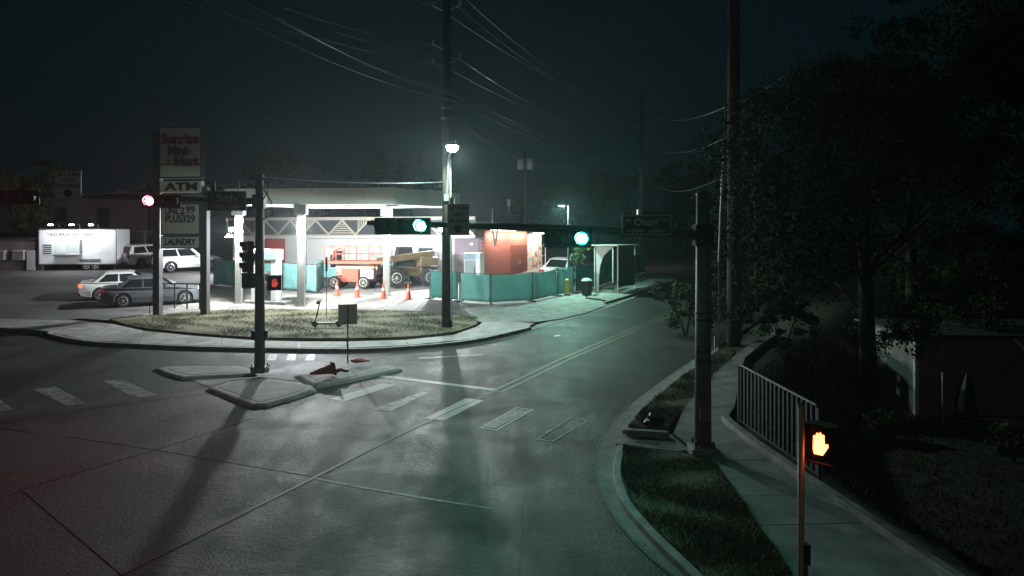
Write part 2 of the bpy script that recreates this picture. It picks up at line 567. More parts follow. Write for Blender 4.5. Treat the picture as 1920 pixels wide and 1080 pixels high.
def strip(name, outer, width, h, m, depth=0.3, hh=None, bevel=0.02):
    """kerb: outer edge given in pixels at its top, body to the left of travel"""
    P = [GT(x, y, h) for x, y in outer]
    N = []
    for k in range(len(P)):
        d = (P[min(k + 1, len(P) - 1)] - P[max(k - 1, 0)]).normalized()
        N.append(Vector((-d.y, d.x)))
    mb = MB()
    vs = []; fs = []
    for p, n in zip(P, N):
        q = p + n * width
        for c, u in ((p, h), (q, h), (q, h - depth), (p, h - depth)):
            vs.append((c.x, c.y, plane_z(c.y) + u))
    for k in range(len(P) - 1):
        for e in range(4):
            a = 4 * k + e; b_ = 4 * k + (e + 1) % 4
            fs.append((a, b_, b_ + 4, a + 4))
    fs += [(0, 1, 2, 3), tuple(range(4 * len(P) - 4, 4 * len(P)))[::-1]]
    mb.add(vs, fs)
    o = mb.build(name, m, None, bevel=bevel)
    import bmesh
    bm = bmesh.new(); bm.from_mesh(o.data); bmesh.ops.recalc_face_normals(bm, faces=bm.faces); bm.to_mesh(o.data); bm.free()
    return structure(o)

def smoothline(pts, n=4):
    out = []
    for k in range(len(pts) - 1):
        p0 = Vector(pts[max(k - 1, 0)]); p1 = Vector(pts[k]); p2 = Vector(pts[k + 1]); p3 = Vector(pts[min(k + 2, len(pts) - 1)])
        for q in range(n):
            t = q / n
            out.append(tuple(0.5 * (2 * p1 + (p2 - p0) * t + (2 * p0 - 5 * p1 + 4 * p2 - p3) * t * t + (3 * p1 - p0 - 3 * p2 + p3) * t ** 3)))
    out.append(tuple(pts[-1]))
    return out

KH = 0.13
# station corner: kerb, sidewalk, verge, lot
walk('sidewalk', [((-260, 598), (-240, 592)), ((60, 616), (150, 601)), ((159, 637), (215, 608)), ((260, 643), (270, 620)), ((350, 647), (360, 629)), ((478, 650), (478, 638)),
     ((560, 651.5), (560, 640)), ((650, 652), (650, 640)), ((766, 647), (760, 637)), ((880, 636), (850, 628)), ((940, 625), (893, 613)), ((985, 615), (905, 604)), ((1002, 606), (880, 596))], KH - 0.01, 1.6)
strip('kerb', smoothline([(-260, 600), (60, 618), (91, 626), (159, 639), (260, 645), (350, 649), (478, 652), (650, 654), (766, 649), (880, 638), (972, 619), (997, 612)]), 0.16, KH, kerb_concrete)
verge_px = [(205, 604), (260, 597), (300, 597), (385, 588), (500, 586), (640, 585), (740, 588), (830, 590), (878, 598), (895, 609), (885, 617), (845, 629), (760, 637.5), (640, 640.5), (480, 638.5), (350, 629), (260, 619)]
verge_a = [p for p in poly(*smoothline(verge_px + verge_px[:1], 3)[:-1])]
structure(MB().drape(verge_a, 0.14, 0.2).build('grass_verge', turf_soil))
lot = [Vector((-60, 36.5)), G(-240, 596).xy] + poly((60, 611), (150, 598), (205, 602), (300, 594), (385, 586), (640, 583), (740, 586), (880, 595), (1002, 604), (1060, 595), (1140, 573), (1225, 541)) + [Vector((15.0, 59.9)), Vector((-60, 59.9))]
car_park = structure(MB().drape(lot, 0.03).build('parking_lot', lot_asphalt))
mb = MB()
for a, b_ in ((59.9, 66), (66, 72), (72, 78), (78, 84)):
    mb.drape([Vector((-60, a)), Vector((13, a)), Vector((13, b_)), Vector((-60, b_))], 0.03)
structure(mb.build('parking_lot', lot_asphalt))
# concrete forecourt panels under and before the canopy
fc_l = [G(235, 600).xy, G(330, 577).xy, G(392, 552).xy, G(405, 532).xy]
fc_r = [G(770, 589).xy, G(800, 566).xy, G(822, 549).xy, G(828, 529).xy]
forecourt = structure(MB().drape(fc_l + fc_r[::-1], 0.034).build('forecourt', joint_tar))
for k in range(3):
    for q in range(7):
        t0, t1 = q / 7, (q + 1) / 7
        MB().drape(inset([fc_l[k].lerp(fc_r[k], t0), fc_l[k].lerp(fc_r[k], t1), fc_l[k + 1].lerp(fc_r[k + 1], t1), fc_l[k + 1].lerp(fc_r[k + 1], t0)], 0.012), 0.05, 0.016).build('slab', lot_concrete, forecourt)
# driveway on the right of the station
dw_l = [G(862, 580).xy, G(925, 574).xy, G(1000, 569).xy, G(1060, 556).xy, G(1118, 549).xy]
dw_r = [G(905, 603).xy, G(1003, 606).xy, G(1050, 600).xy, G(1100, 588).xy, G(1136, 575).xy]
driveway = structure(MB().drape(dw_l + dw_r[::-1], 0.036).build('driveway', joint_tar))
for k in range(4):
    for q in range(2):
        MB().drape(inset([dw_l[k].lerp(dw_r[k], q / 2), dw_l[k].lerp(dw_r[k], q / 2 + .5), dw_l[k + 1].lerp(dw_r[k + 1], q / 2 + .5), dw_l[k + 1].lerp(dw_r[k + 1], q / 2)], 0.012), 0.052, 0.016).build('slab', walk_concrete, driveway)
# raised walk with the bus stop
walk('sidewalk', [((1140, 563), (1098, 557)), ((1180, 551), (1135, 546)), ((1226, 537), (1185, 533)), ((1262, 525), (1225, 521))], KH, 1.6)
strip('kerb', [(1136, 566), (1180, 553), (1227, 538.5), (1264, 526)], 0.16, KH + 0.01, kerb_concrete)
strip('gutter', [(997, 619), (1060, 601), (1140, 577), (1225, 544)], 0.5, 0.008, walk_concrete, 0.02, bevel=0)

# right-hand corner
near_out = smoothline([(1159, 833), (1149, 878), (1156, 915), (1173, 949), (1212, 994), (1257, 1039), (1312, 1092)])
strip('kerb', near_out, 0.17, KH, kerb_concrete)
near_in = [(1170, 835), (1168, 878), (1179, 920), (1202, 960), (1225, 988), (1269, 1027), (1335, 1092)]
verge_b = [GT(x, y, KH) for x, y in near_in + [(1500, 1096), (1420, 985), (1385, 930), (1338, 864), (1300, 852), (1270, 847), (1200, 839)]]
structure(MB().drape(verge_b, KH - 0.005, 0.2).build('grass_verge', turf_soil))
walk('sidewalk', [((1500, 1100), (1800, 1092)), ((1420, 985), (1634, 980)), ((1385, 930), (1555, 927)), ((1338, 863), (1455, 862)), ((1300, 840), (1405, 827)), ((1262, 812), (1357, 792)),
     ((1280, 768), (1378, 762)), ((1310, 728), (1386, 718)), ((1340, 697), (1391, 688)), ((1362, 677), (1398, 670)), ((1400, 650), (1428, 645)), ((1440, 625), (1464, 622))], KH, 1.5)
ramp = structure(MB().drape(polyT(0.05, (1155, 831), (1168, 806), (1256, 812), (1300, 842), (1268, 846), (1169, 834)), 0.05, 0.1).build('kerb_ramp', walk_concrete))
MB().drape(polyT(0.056, (1190, 829), (1206, 812), (1247, 816), (1236, 835)), 0.056, 0.006).build('tactile_paving', mat('tactile_brown', (0.11, 0.07, 0.055), 0.8), ramp)
verge_c = [GT(x, y, KH) for x, y in [(1178, 801), (1208, 764), (1242, 735), (1308, 684), (1345, 657), (1380, 655), (1362, 678), (1336, 702), (1296, 748), (1258, 792), (1252, 802)]]
structure(MB().drape(verge_c, KH - 0.005, 0.2).build('grass_verge', turf_soil))
strip('kerb', smoothline([(1344, 652), (1302, 682), (1235, 732), (1200, 762), (1167, 806)]), 0.16, KH, kerb_concrete)
strip('kerb', [(1174, 806), (1254, 811)], 0.16, 0.2, kerb_concrete)
for k in range(len(gutter_line) - 1):
    pass
gl = [G(x, y).xy for x, y in smoothline(gutter_line)]
go = []
for k, p in enumerate(gl):
    d = (gl[min(k + 1, len(gl) - 1)] - gl[max(k - 1, 0)]).normalized()
    go.append(p + Vector((-d.y, d.x)) * 0.55)
mb = MB()
for k in range(len(gl) - 1):
    mb.drape([gl[k], gl[k + 1], go[k + 1], go[k]], 0.01)
structure(mb.build('gutter', walk_concrete))
mb = MB()
for k in range(len(gl) - 1):
    d = (go[k] - gl[k]).normalized() * 0.03
    mb.drape([gl[k] - d, gl[k + 1] - d, gl[k + 1] + d, gl[k] + d], 0.014)
mb.build('joint_filler', joint_tar, road)
strip('retaining_kerb', [(1800, 1088), (1634, 976), (1492, 883), (1405, 823), (1362, 789), (1352, 778)], -0.2, 0.26, kerb_concrete, 0.5)

# traffic island with a walk-through at road level
def island_piece(px, h=0.09):
    P = polyT(h, *px)
    if sum(P[i][0] * P[(i + 1) % len(P)][1] - P[(i + 1) % len(P)][0] * P[i][1] for i in range(len(P))) < 0:
        P = P[::-1]
    n = len(P)
    rings = [(inset(P, -.14), -.05), (inset(P, -.14), .015), (inset(P, -.03), h - .015), (inset(P, .04), h)]
    mb = MB()
    for ring, u in rings:
        mb.v += [(q[0], q[1], plane_z(q[1]) + u) for q in ring]
    for k in range(3):
        mb.f += [(k * n + i, k * n + (i + 1) % n, (k + 1) * n + (i + 1) % n, (k + 1) * n + i) for i in range(n)]
    mb.f.append(tuple(range(3 * n, 4 * n)))
    o = structure(mb.build('traffic_island', kerb_concrete))
    MB().drape(inset(P, 0.2), h + 0.006, 0.02).build('slab', walk_concrete, o)
    return o
island_piece([(297, 690), (325, 686), (445, 686), (478, 693), (476, 699), (400, 703), (345, 706), (318, 699)])
island_piece([(395, 727), (430, 714), (505, 709), (580, 722), (585, 730), (540, 745), (497, 756), (474, 757)])
island_piece([(560, 703), (620, 693), (700, 685.5), (728, 685), (745, 690), (700, 701), (640, 714), (596, 722), (585, 716)])
marking('walk_through', [(345, 707), (478, 700), (560, 703), (582, 718), (505, 709), (430, 714), (395, 727)], walk_concrete, 0.012)

# grass blades
def blades(name, label, polyg, n, h, up, m, dens=None):
    x0 = min(p[0] for p in polyg); x1 = max(p[0] for p in polyg); y0 = min(p[1] for p in polyg); y1 = max(p[1] for p in polyg)
    def inside(x, y):
        c = False; j = len(polyg) - 1
        for i in range(len(polyg)):
            a, b_ = polyg[i], polyg[j]
            if (a[1] > y) != (b_[1] > y) and x < (b_[0] - a[0]) * (y - a[1]) / (b_[1] - a[1]) + a[0]:
                c = not c
            j = i
        return c
    rnd = random.Random(11)
    vs = []; fs = []
    k = 0
    while k < n:
        x = rnd.uniform(x0, x1); y = rnd.uniform(y0, y1)
        if not inside(x, y):
            continue
        patch = 0.5 + 0.5 * math.sin(x * 1.7 + 2 * math.sin(y * 1.3)) * math.sin(y * 2.1 + x * 0.6)
        if rnd.random() > 0.12 + 0.88 * patch:
            k += 0.3
            continue
        k += 1
        hh = h * rnd.uniform(0.3, 1.35) * (0.35 + 0.9 * patch); a = rnd.uniform(0, 6.28); w = rnd.uniform(0.006, 0.013)
        lx, ly = math.cos(a) * hh * 0.8, math.sin(a) * hh * 0.8
        z = plane_z(y) + up
        o = len(vs)
        vs += [(x - w * math.sin(a), y + w * math.cos(a), z), (x + w * math.sin(a), y - w * math.cos(a), z), (x + lx, y + ly, z + hh)]
        fs.append((o, o + 1, o + 2))
    mb = MB(); mb.v = vs; mb.f = fs
    o = mb.build(name, m, kind='stuff')
    o['label'] = label
    o['category'] = 'grass'
    return o
blades('grass', 'patchy dry grass on the verge under the shop sign', verge_a, 42000, 0.07, 0.135, grass_green)
blades('grass', 'short dark grass inside the curved kerb of the near right corner', inset(verge_b, -0.02), 36000, 0.06, KH - 0.01, grass_green)
blades('grass', 'green grass strip between street and sidewalk behind the bare signal pole', inset(verge_c, -0.02), 14000, 0.07, KH - 0.01, grass_green)

# litter and fallen leaves caught along the kerbs
rnd = random.Random(5)
lines = [[G(x, y).xy for x, y in far_left[2:9]], gl[6:40], [G(x, y).xy for x, y in ((300, 700), (345, 712), (395, 735), (474, 762), (497, 761), (590, 730), (745, 694))]]
vs = []; fs = []
for ln in lines:
    for _ in range(260):
        k = rnd.randrange(len(ln) - 1); t = rnd.random()
        p = ln[k].lerp(ln[k + 1], t) + Vector((rnd.gauss(0, .12), rnd.gauss(0, .12)))
        a = rnd.uniform(0, 6.28); w = rnd.uniform(.008, .03)
        z = plane_z(p.y) + .012
        u = Vector((math.cos(a), math.sin(a))) * w; v = Vector((-u.y, u.x)) * .6
        o = len(vs)
        vs += [(*(p - u), z + rnd.uniform(0, .01)), (*(p + v), z + rnd.uniform(0, .012)), (*(p + u), z), (*(p - v), z + rnd.uniform(0, .01))]
        fs.append((o, o + 1, o + 2, o + 3))
mb = MB(); mb.v = vs; mb.f = fs
lo_ = mb.build('fallen_leaves', mat('leaf_litter', (.09, .07, .04), .9, col2=(.2, .17, .12), vscale=7), kind='stuff')
lo_['label'] = 'scattered leaves and grit caught along the kerbs'; lo_['category'] = 'litter'
# ================================================================== THE STATION
# ---- canopy on steel columns
def col_base(px, py):
    p = G(px, py, 0.05)
    return p
CB, CT = 7.36, 8.17
c0 = at(737, 384, 39.0).xy
cl_ = at(421, 388, 40.3).xy
cr_ = c0 + Vector((0.43, 0.9)).normalized() * 6.6
cback = cl_ + (cr_ - c0)
canopy = thing('station_canopy', 'large flat cream canopy on steel columns over the forecourt', 'canopy', (c0.x, c0.y, plane_z(c0.y)))
def loc_(v, root):
    v = Vector(v)
    return v.to_3d() - root.location if len(v) == 2 else v - root.location
def cpart(name, pts, z0, z1, m, **kw):
    rt = canopy.location
    P = [(p[0] - rt.x, p[1] - rt.y) for p in pts]
    a = sum(P[i][0] * P[(i + 1) % len(P)][1] - P[(i + 1) % len(P)][0] * P[i][1] for i in range(len(P)))
    if a < 0:
        P = P[::-1]
    return MB().prism(P, z0 - rt.z, z1 - rt.z).build(name, m, canopy, **kw)
quad = [c0, cr_, cback, cl_]
cpart('roof_deck', inset(quad, 0.06), CB + 0.1, CT - 0.1, white_metal)
for nm, a, b_, npan in (('front_fascia_panel', cl_, c0, 6), ('side_fascia_panel', c0, cr_, 4), ('rear_fascia_panel', cr_, cback, 6), ('side_fascia_panel', cback, cl_, 4)):
    d = (b_ - a).normalized(); nn = Vector((d.y, -d.x)); ln = (b_ - a).length
    for k in range(npan):
        p0, p1 = a + d * (ln * k / npan + .006), a + d * (ln * (k + 1) / npan - .006)
        cpart(nm, [p0, p1, p1 - nn * .05, p0 - nn * .05], CB + .05, CT - .05, cream_metal)
    for z0, z1 in ((CB, CB + .049), (CT - .049, CT)):
        cpart('fascia_trim', [a + d * .002, b_ - d * .002, b_ - d * .002 - nn * .055, a + d * .002 - nn * .055], z0, z1, white_metal)
soff = mat('canopy_soffit', (0.55, 0.55, 0.53), 0.5)
for k in range(9):
    t0, t1 = k / 9, (k + 1) / 9
    A, B_ = cl_.lerp(c0, t0), cl_.lerp(c0, t1)
    C_, D_ = cback.lerp(cr_, t1), cback.lerp(cr_, t0)
    cpart('soffit_panel', inset([A, B_, C_, D_], 0.075), CB + 0.06, CB + 0.097, soff)
for k, t in enumerate((0.2, 0.5, 0.8)):
    p = cl_.lerp(c0, t).lerp(cback.lerp(cr_, t), 0.45)
    cpart('downlight', [p + Vector(q) for q in ((-.3, -.3), (.3, -.3), (.3, .3), (-.3, .3))], CB + 0.0, CB + 0.057, dark_steel)
for px, py, r in ((448, 570, 0.16), (565, 575, 0.17), (725, 556, 0.17), (610, 551, 0.0)):
    if not r:
        continue
    b_ = col_base(px, py) - canopy.location
    o = MB().bx(b_.x - r, b_.x + r, b_.y - r, b_.y + r, b_.z - .02, CB + .06 - canopy.location.z).build('column', mat('column_paint', (0.22, 0.22, 0.2), 0.55, col2=(0.16, 0.16, 0.15), vscale=2), canopy, bevel=0.02)
    MB().bx(b_.x - r - .12, b_.x + r + .12, b_.y - r - .12, b_.y + r + .12, CB - canopy.location.z - .5, CB + .058 - canopy.location.z).build('column_head', galv, o)
    MB().bx(b_.x - r - .08, b_.x + r + .08, b_.y - r - .08, b_.y + r + .08, b_.z - .03, b_.z + .04).build('base_plate', galv, o)

# ---- the shop: local x along the front (to the right), -y towards the camera
ang = math.atan2(-0.259, 0.966)
shop_c = at(898, 500, 50.1).xy                       # front right corner of the timber-fronted part
shop_o = Vector((shop_c.x, shop_c.y, plane_z(shop_c.y) + 0.03))
shop = thing('convenience_store', 'single storey convenience store with timber truss mansard and white front wall', 'store', shop_o, ang)
wall_white = mat('store_white_wall', (0.7, 0.7, 0.68), 0.7, col2=(0.62, 0.62, 0.6), vscale=1)
wall_teal = mat('store_teal_band', (0.28, 0.6, 0.6), 0.7, col2=(0.34, 0.66, 0.66), vscale=1.2)
wall_red = mat('store_red_wall', (0.45, 0.06, 0.05), 0.7)
wall_grey = mat('store_grey_wall', (0.2, 0.17, 0.2), 0.75, col2=(0.24, 0.2, 0.23), vscale=1.5)
dark_board = mat('mansard_board', (0.045, 0.05, 0.055), 0.8)
FW = 17.6                                            # frontage length, from x = -FW to 0
FZ = 0.75                                            # the plinth follows the slope below the floor
EAV = 2.78                                           # eaves over the wall
MT = 4.1
MB().bx(-FW, -1.62, 0, .25, -0.6, EAV).build('wall', wall_white, shop)
MB().bx(-1.62, 0, 0, .25, -0.6, EAV).build('wall', wall_grey, shop)
MB().bx(-FW, -FW + .25, .25, 8.5, -0.6, EAV).build('wall', wall_white, shop)
MB().bx(-11.2, -3.9, -0.02, -0.002, -0.6, 1.3).build('wainscot', wall_teal, shop)
MB().bx(-15.4, -13.6, -0.02, -0.002, -0.6, EAV - .1).build('wall_panel', wall_red, shop)
MB().bx(-FW, .25, -.05, 8.6, MT - .25, MT).build('roof', mat('roof_felt', (0.06, 0.06, 0.06), 0.9), shop)
MB().bx(-FW, 0, -.9, -.05, EAV - .02, EAV + .06).build('soffit', white_metal, shop)
MB().bx(-FW, 0, -.62, -.5, EAV + .06, MT - .02).build('mansard_board', dark_board, shop)
MB().bx(-FW, 0, -.76, -.62, MT - .2, MT).build('top_beam', timber, shop, bevel=.01)
MB().bx(-FW, 0, -.76, -.62, EAV + .06, EAV + .18).build('bottom_beam', timber, shop, bevel=.01)
bays = [-17.5, -15.6, -13.7, -11.9, -10.0, -8.1, -6.2, -4.3, -2.4, -0.1]
for k in range(len(bays) - 1):
    x0, x1 = bays[k], bays[k + 1]
    xm = (x0 + x1) / 2
    z0, z1 = EAV + .18, MT - .2
    MB().bar((x0, -.69, z0), (xm, -.69, z1), .11, .11, Vector((0, 1, 0))).build('timber_brace', timber, shop)
    MB().bar((xm + .02, -.69, z1), (x1, -.69, z0), .11, .11, Vector((0, 1, 0))).build('timber_brace', timber, shop)
    if k % 2 == 0:
        for q in range(7):
            zz = z0 + .08 + q * .14
            half = (x1 - x0) / 2 * (1 - (zz - z0) / (z1 - z0)) - .1 if k % 4 == 0 else (x1 - x0) / 2 * ((zz - z0) / (z1 - z0)) - .1
            if half < .06:
                continue
            cx = xm if k % 4 == 0 else x1
            xa, xb = cx - half, min(cx + half, -.02)
            MB().bx(xa, xb, -.6185, -.59 + .0, zz, zz + .07).build('timber_slat', timber, shop) if False else MB().bx(xa, xb, -.66, -.621, zz, zz + .07).build('timber_slat', timber, shop)
    else:
        for q in range(6):
            xx = x0 + .12 + q * .13
            zt = z0 + (xx - x0) / (xm - x0) * (z1 - z0)
            MB().bx(xx, xx + .06, -.66, -.621, zt + .1, z1 - .0).build('timber_slat', timber, shop)
def opening(x0, x1, z0, z1, nm, glassm, frame, bars=1, up=False):
    o = MB().bx(x0, x1, -.035, -.002, z0, z1).build(nm, frame, shop)
    w = (x1 - x0 - .08) / bars
    for k in range(bars):
        MB().bx(x0 + .05 + k * w + .02, x0 + .03 + (k + 1) * w, -.05, -.037, z0 + .06, z1 - .06).build('pane', glassm, o)
    return o
blue_glass = mat('dark_window_glass', (0.02, 0.03, 0.035), 0.08, spec=0.6)
frame_blue = mat('door_frame_blue', (0.06, 0.12, 0.16), 0.5)
opening(-10.3, -9.35, .75, 1.95, 'window', blue_glass, sign_white, 2)
dr = opening(-4.05, -3.05, -.45, 2.15, 'door', blue_glass, frame_blue, 1)
MB().bar((-3.2, -.08, .6), (-3.2, -.08, 1.3), .03).build('handle', galv, dr)
dr = opening(-17.2, -16.2, -.5, 2.2, 'door', blue_glass, sign_white, 1)
MB().bar((-16.35, -.08, .6), (-16.35, -.08, 1.3), .03).build('handle', galv, dr)
opening(-16.05, -15.5, .5, 2.2, 'window', blue_glass, sign_white, 1)
MB().bx(-1.35, -1.1, -.05, -.002, .95, 1.35).build('meter_box', galv, shop)
MB().bx(-.55, -.35, -.12, -.002, 2.3, 2.45).build('bulkhead_light', white_metal, shop)
# flood lights on the eaves
def flood(px, label, power, tx, ty, hx):
    root = thing('flood_light', label, 'flood light', (0, 0, 0), 0, 'flood lights on the store front')
    xl = hx
    p = shop.matrix_basis @ Vector((xl, -1.05, EAV + .02 + .5))
    root.location = p; root.rotation_euler = (0, 0, ang)
    MB().bx(-.22, .22, .02, .13, -.16, .16).build('housing', dark_steel, root, bevel=.015)
    MB().bx(-.19, .19, -.005, .018, -.13, .13).build('lens', flood_lit, root)
    MB().bar((0, .12, 0), (0, .45, -.1), .05).build('bracket', dark_steel, root)
    for k in range(4):
        MB().bx(-.2 + k * .105, -.18 + k * .105, .132, .19, -.14, .14).build('cooling_fin', dark_steel, root)
    q = shop.matrix_basis @ Vector((xl, -1.12, EAV + .52))
    l = lamp('flood_lamp', 'AREA', q, power, (0.93, 0.97, 1.0), (tx, ty, plane_z(ty)), size=.4, size_y=.3, parent=None)
    l.parent = root
    l.matrix_parent_inverse = root.matrix_basis.inverted()
    return root
def shop_x(px):
    """local x on the eaves line seen at pixel column px"""
    t = (px - 960) / F_PX
    ca, sa = math.cos(ang), math.sin(ang)
    # X = sx + x*ca + 1.05*sa ; Y = sy + x*sa - 1.05*ca
    sx, sy = shop_o.x + 1.05 * sa, shop_o.y - 1.05 * ca
    return (t * sy - sx) / (ca - t * sa)
flood(815, 'glaring flood light assumed on the store eaves behind the street lamp pole', 2000, -2, 24, shop_x(828))  # hidden source, assumed from the pole's shadow and the bright wall
flood(400, 'flood light added at the left end of the store eaves to brighten the parked SUVs', 1500, -26, 52, -FW + .6)  # unseen source, put in to brighten the SUVs and the left lot
def work_light(label, px, py, pyl, power, dx=2.0, dyy=-7.0):
    """two-sided site light clamped to a canopy column"""
    cb = col_base(px, py)
    p = at(px, pyl, cb.y - .42)
    root = thing('work_light', label, 'work light', p, R(-6), 'work lights clamped to the canopy columns')
    MB().bx(-.2, .2, -.05, .05, -.17, .17).build('housing', dark_steel, root, bevel=.02)
    MB().bx(-.17, .17, -.075, -.052, -.14, .14).build('lens', flood_lit, root)
    MB().bx(-.17, .17, .052, .075, -.14, .14).build('lens', flood_lit, root)
    MB().bar((0, .06, -.2), (0, .3, -.2), .05).build('clamp', dark_steel, root)
    MB().bar((0, 0, -.24), (0, 0, -.15), .06).build('yoke', dark_steel, root)
    MB().path([(.1, .05, -.17), (.16, .2, -.6), (.19, .22, -1.6), (.18, .23, -2.8)], .012).build('cable', rubber, root)
    for dy, tgt in ((-.14, Vector((p.x + dx, p.y + dyy, plane_z(p.y + dyy)))), (.14, Vector((p.x, p.y + 9, p.z - 1.6)))):
        l = lamp('work_lamp', 'AREA', p + Vector((0, dy, 0)), power if dy < 0 else power * 2.0, (0.93, 0.98, 1.0), tgt, size=.34, size_y=.28)
        l.parent = root; l.matrix_parent_inverse = root.matrix_basis.inverted()
    return root
work_light('blinding work light clamped to the left canopy column', 448, 570, 424, 1500, -9.0, -3.0)
work_light('blinding work light clamped to the middle canopy column', 565, 575, 426, 1600)

# ---- brick wing to the right
wing_o = Vector((shop_o.x + .35, shop_o.y - .1, shop_o.z))
wa = math.atan2(0.876, 0.482 * 0.75)
wing = thing('brick_building', 'red brick side building with double door and painted mural wall', 'building', wing_o, wa - R(0))
brick = mat('red_brick', (0.3, 0.07, 0.045), 0.85)
bt = brick.node_tree
bn = bt.nodes.new('ShaderNodeTexBrick')
bn.inputs['Color1'].default_value = (0.34, 0.075, 0.05, 1); bn.inputs['Color2'].default_value = (0.24, 0.055, 0.038, 1)
bn.inputs['Mortar'].default_value = (0.3, 0.2, 0.16, 1); bn.inputs['Scale'].default_value = 2.2
bn.inputs['Mortar Size'].default_value = 0.012
tc = bt.nodes.new('ShaderNodeTexCoord'); mp = bt.nodes.new('ShaderNodeMapping')
mp.inputs['Rotation'].default_value = (R(90), 0, 0)
bt.links.new(tc.outputs['Object'], mp.inputs[0]); bt.links.new(mp.outputs[0], bn.inputs['Vector'])
bt.links.new(bn.outputs[0], bt.nodes['Principled BSDF'].inputs['Base Color'])
bpn = bt.nodes.new('ShaderNodeBump'); bpn.inputs['Strength'].default_value = .5; bpn.inputs['Distance'].default_value = .02
bt.links.new(bn.outputs['Fac'], bpn.inputs['Height']); bpn.invert = True
bt.links.new(bpn.outputs[0], bt.nodes['Principled BSDF'].inputs['Normal'])
WL, WM = 7.4, 10.6
MB().bx(0, WL, 0, .25, -.6, 3.25).build('wall', brick, wing)
MB().bx(0, .25, .25, 7.0, -.6, 3.25).build('wall', wall_grey, wing)
mural_m = mat('mural_paint', (0.5, 0.45, 0.38), 0.8)
mt_ = mural_m.node_tree
vn = mt_.nodes.new('ShaderNodeTexVoronoi'); vn.inputs['Scale'].default_value = 1.1
nz = mt_.nodes.new('ShaderNodeTexNoise'); nz.inputs['Scale'].default_value = 0.9; nz.inputs['Distortion'].default_value = 2.2
rp = mt_.nodes.new('ShaderNodeValToRGB'); rp.color_ramp.interpolation = 'CONSTANT'
for pos, c in ((0.0, (.1, .12, .16)), (0.38, (.5, .3, .22)), (0.46, (.6, .52, .4)), (0.54, (.2, .32, .4)), (0.6, (.62, .58, .5)), (0.68, (.3, .12, .1))):
    e = rp.color_ramp.elements[0] if pos == 0 else rp.color_ramp.elements.new(pos)
    e.position = pos; e.color = (*c, 1)
g_ = mt_.nodes.new('ShaderNodeNewGeometry')
mt_.links.new(g_.outputs['Position'], nz.inputs['Vector']); mt_.links.new(nz.outputs[0], rp.inputs[0])
mt_.links.new(rp.outputs[0], mt_.nodes['Principled BSDF'].inputs['Base Color'])
MB().bx(WL, WM, .12, .37, -.6, 3.05).build('mural_wall', mural_m, wing)
MB().bx(-.35, WL + .1, -.55, 7.0, 3.45, 3.62).build('roof', mat('wing_fascia', (0.3, 0.3, 0.28), 0.7), wing)
MB().bx(-.3, WL + .05, -.5, 0.3, 3.26, 3.447).build('soffit', dark_board, wing)
MB().bx(WL + .1, WM + .3, -.35, 7.0, 3.2, 3.36).build('roof', mat('wing_fascia', (0.3, 0.3, 0.28), 0.7), wing)
MB().bx(WL + .12, WM + .25, -.3, .4, 3.06, 3.197).build('soffit', dark_board, wing)
for x0 in (4.3, 5.75):
    d_ = MB().bx(x0, x0 + 1.4, -.05, -.002, -.3, 2.25).build('door', mat('brown_red_door', (0.2, 0.05, 0.035), 0.6), wing)
    MB().bx(x0 + (1.2 if x0 < 5 else .1), x0 + (1.28 if x0 < 5 else .18), -.11, -.052, .9, 1.15).build('handle', galv, d_)
    MB().bx(x0 + .12, x0 + 1.28, -.062, -.052, .2, 1.0).build('door_panel', mat('brown_red_door', (0.2, 0.05, 0.035), 0.6), d_)
for x0, x1 in ((.4, 3.6), (3.9, 7.1), (7.8, 10.3)):
    zz = 3.255 if x0 < WL else 3.055
    MB().bx(x0, x1, -.34, -.26, zz - .05, zz).build('soffit_light', warm_lit, wing)
    p = wing.matrix_basis @ Vector(((x0 + x1) / 2, -.3, zz - .1))
    l = lamp('soffit_lamp', 'AREA', p, 240, (1.0, 0.88, 0.74), p + Vector((0, 0, -1)), size=x1 - x0, size_y=.1)
    l.rotation_euler = (0, 0, wa)
    l.parent = wing; l.matrix_parent_inverse = wing.matrix_basis.inverted()
MB().bar((0.1, -.5, 3.5), (0.1, -.5, 4.6), .06).build('vent_pipe', galv, wing)
# timber V on the corner
for a, b_ in (((-.2, -.62, 3.3), (.2, -.62, 2.3)), ((.6, -.62, 3.3), (.25, -.62, 2.3))):
    MB().bar(a, b_, .09, .09, Vector((0, 1, 0))).build('timber_brace', timber, wing)

# ice freezer against the grey wall
q = at(889, 515, 48.6)
fz = thing('ice_freezer', 'white upright ice freezer with glass door against the grey wall', 'freezer', (q.x, q.y, plane_z(q.y) + .03), ang)
MB().bx(-.52, .52, -.4, .4, .12, 1.95).build('cabinet', white_metal, fz, bevel=.03)
d_ = MB().bx(-.46, .2, -.44, -.402, .2, 1.5).build('door', mat('freezer_glass', (.35, .4, .42), .15), fz)
MB().bar((.16, -.47, .6), (.16, -.47, 1.1), .04).build('handle', dark_steel, d_)
MB().bx(.24, .48, -.43, -.402, .2, 1.5).build('side_panel', mat('freezer_grey', (.5, .52, .53), .5), fz)
MB().bx(-.5, .5, -.425, -.402, 1.56, 1.9).build('header', mat('freezer_header', (.3, .4, .5), .5), fz)
for x in (-.44, .44):
    MB().bx(x - .05, x + .05, -.3, .3, 0, .12).build('foot', dark_steel, fz)
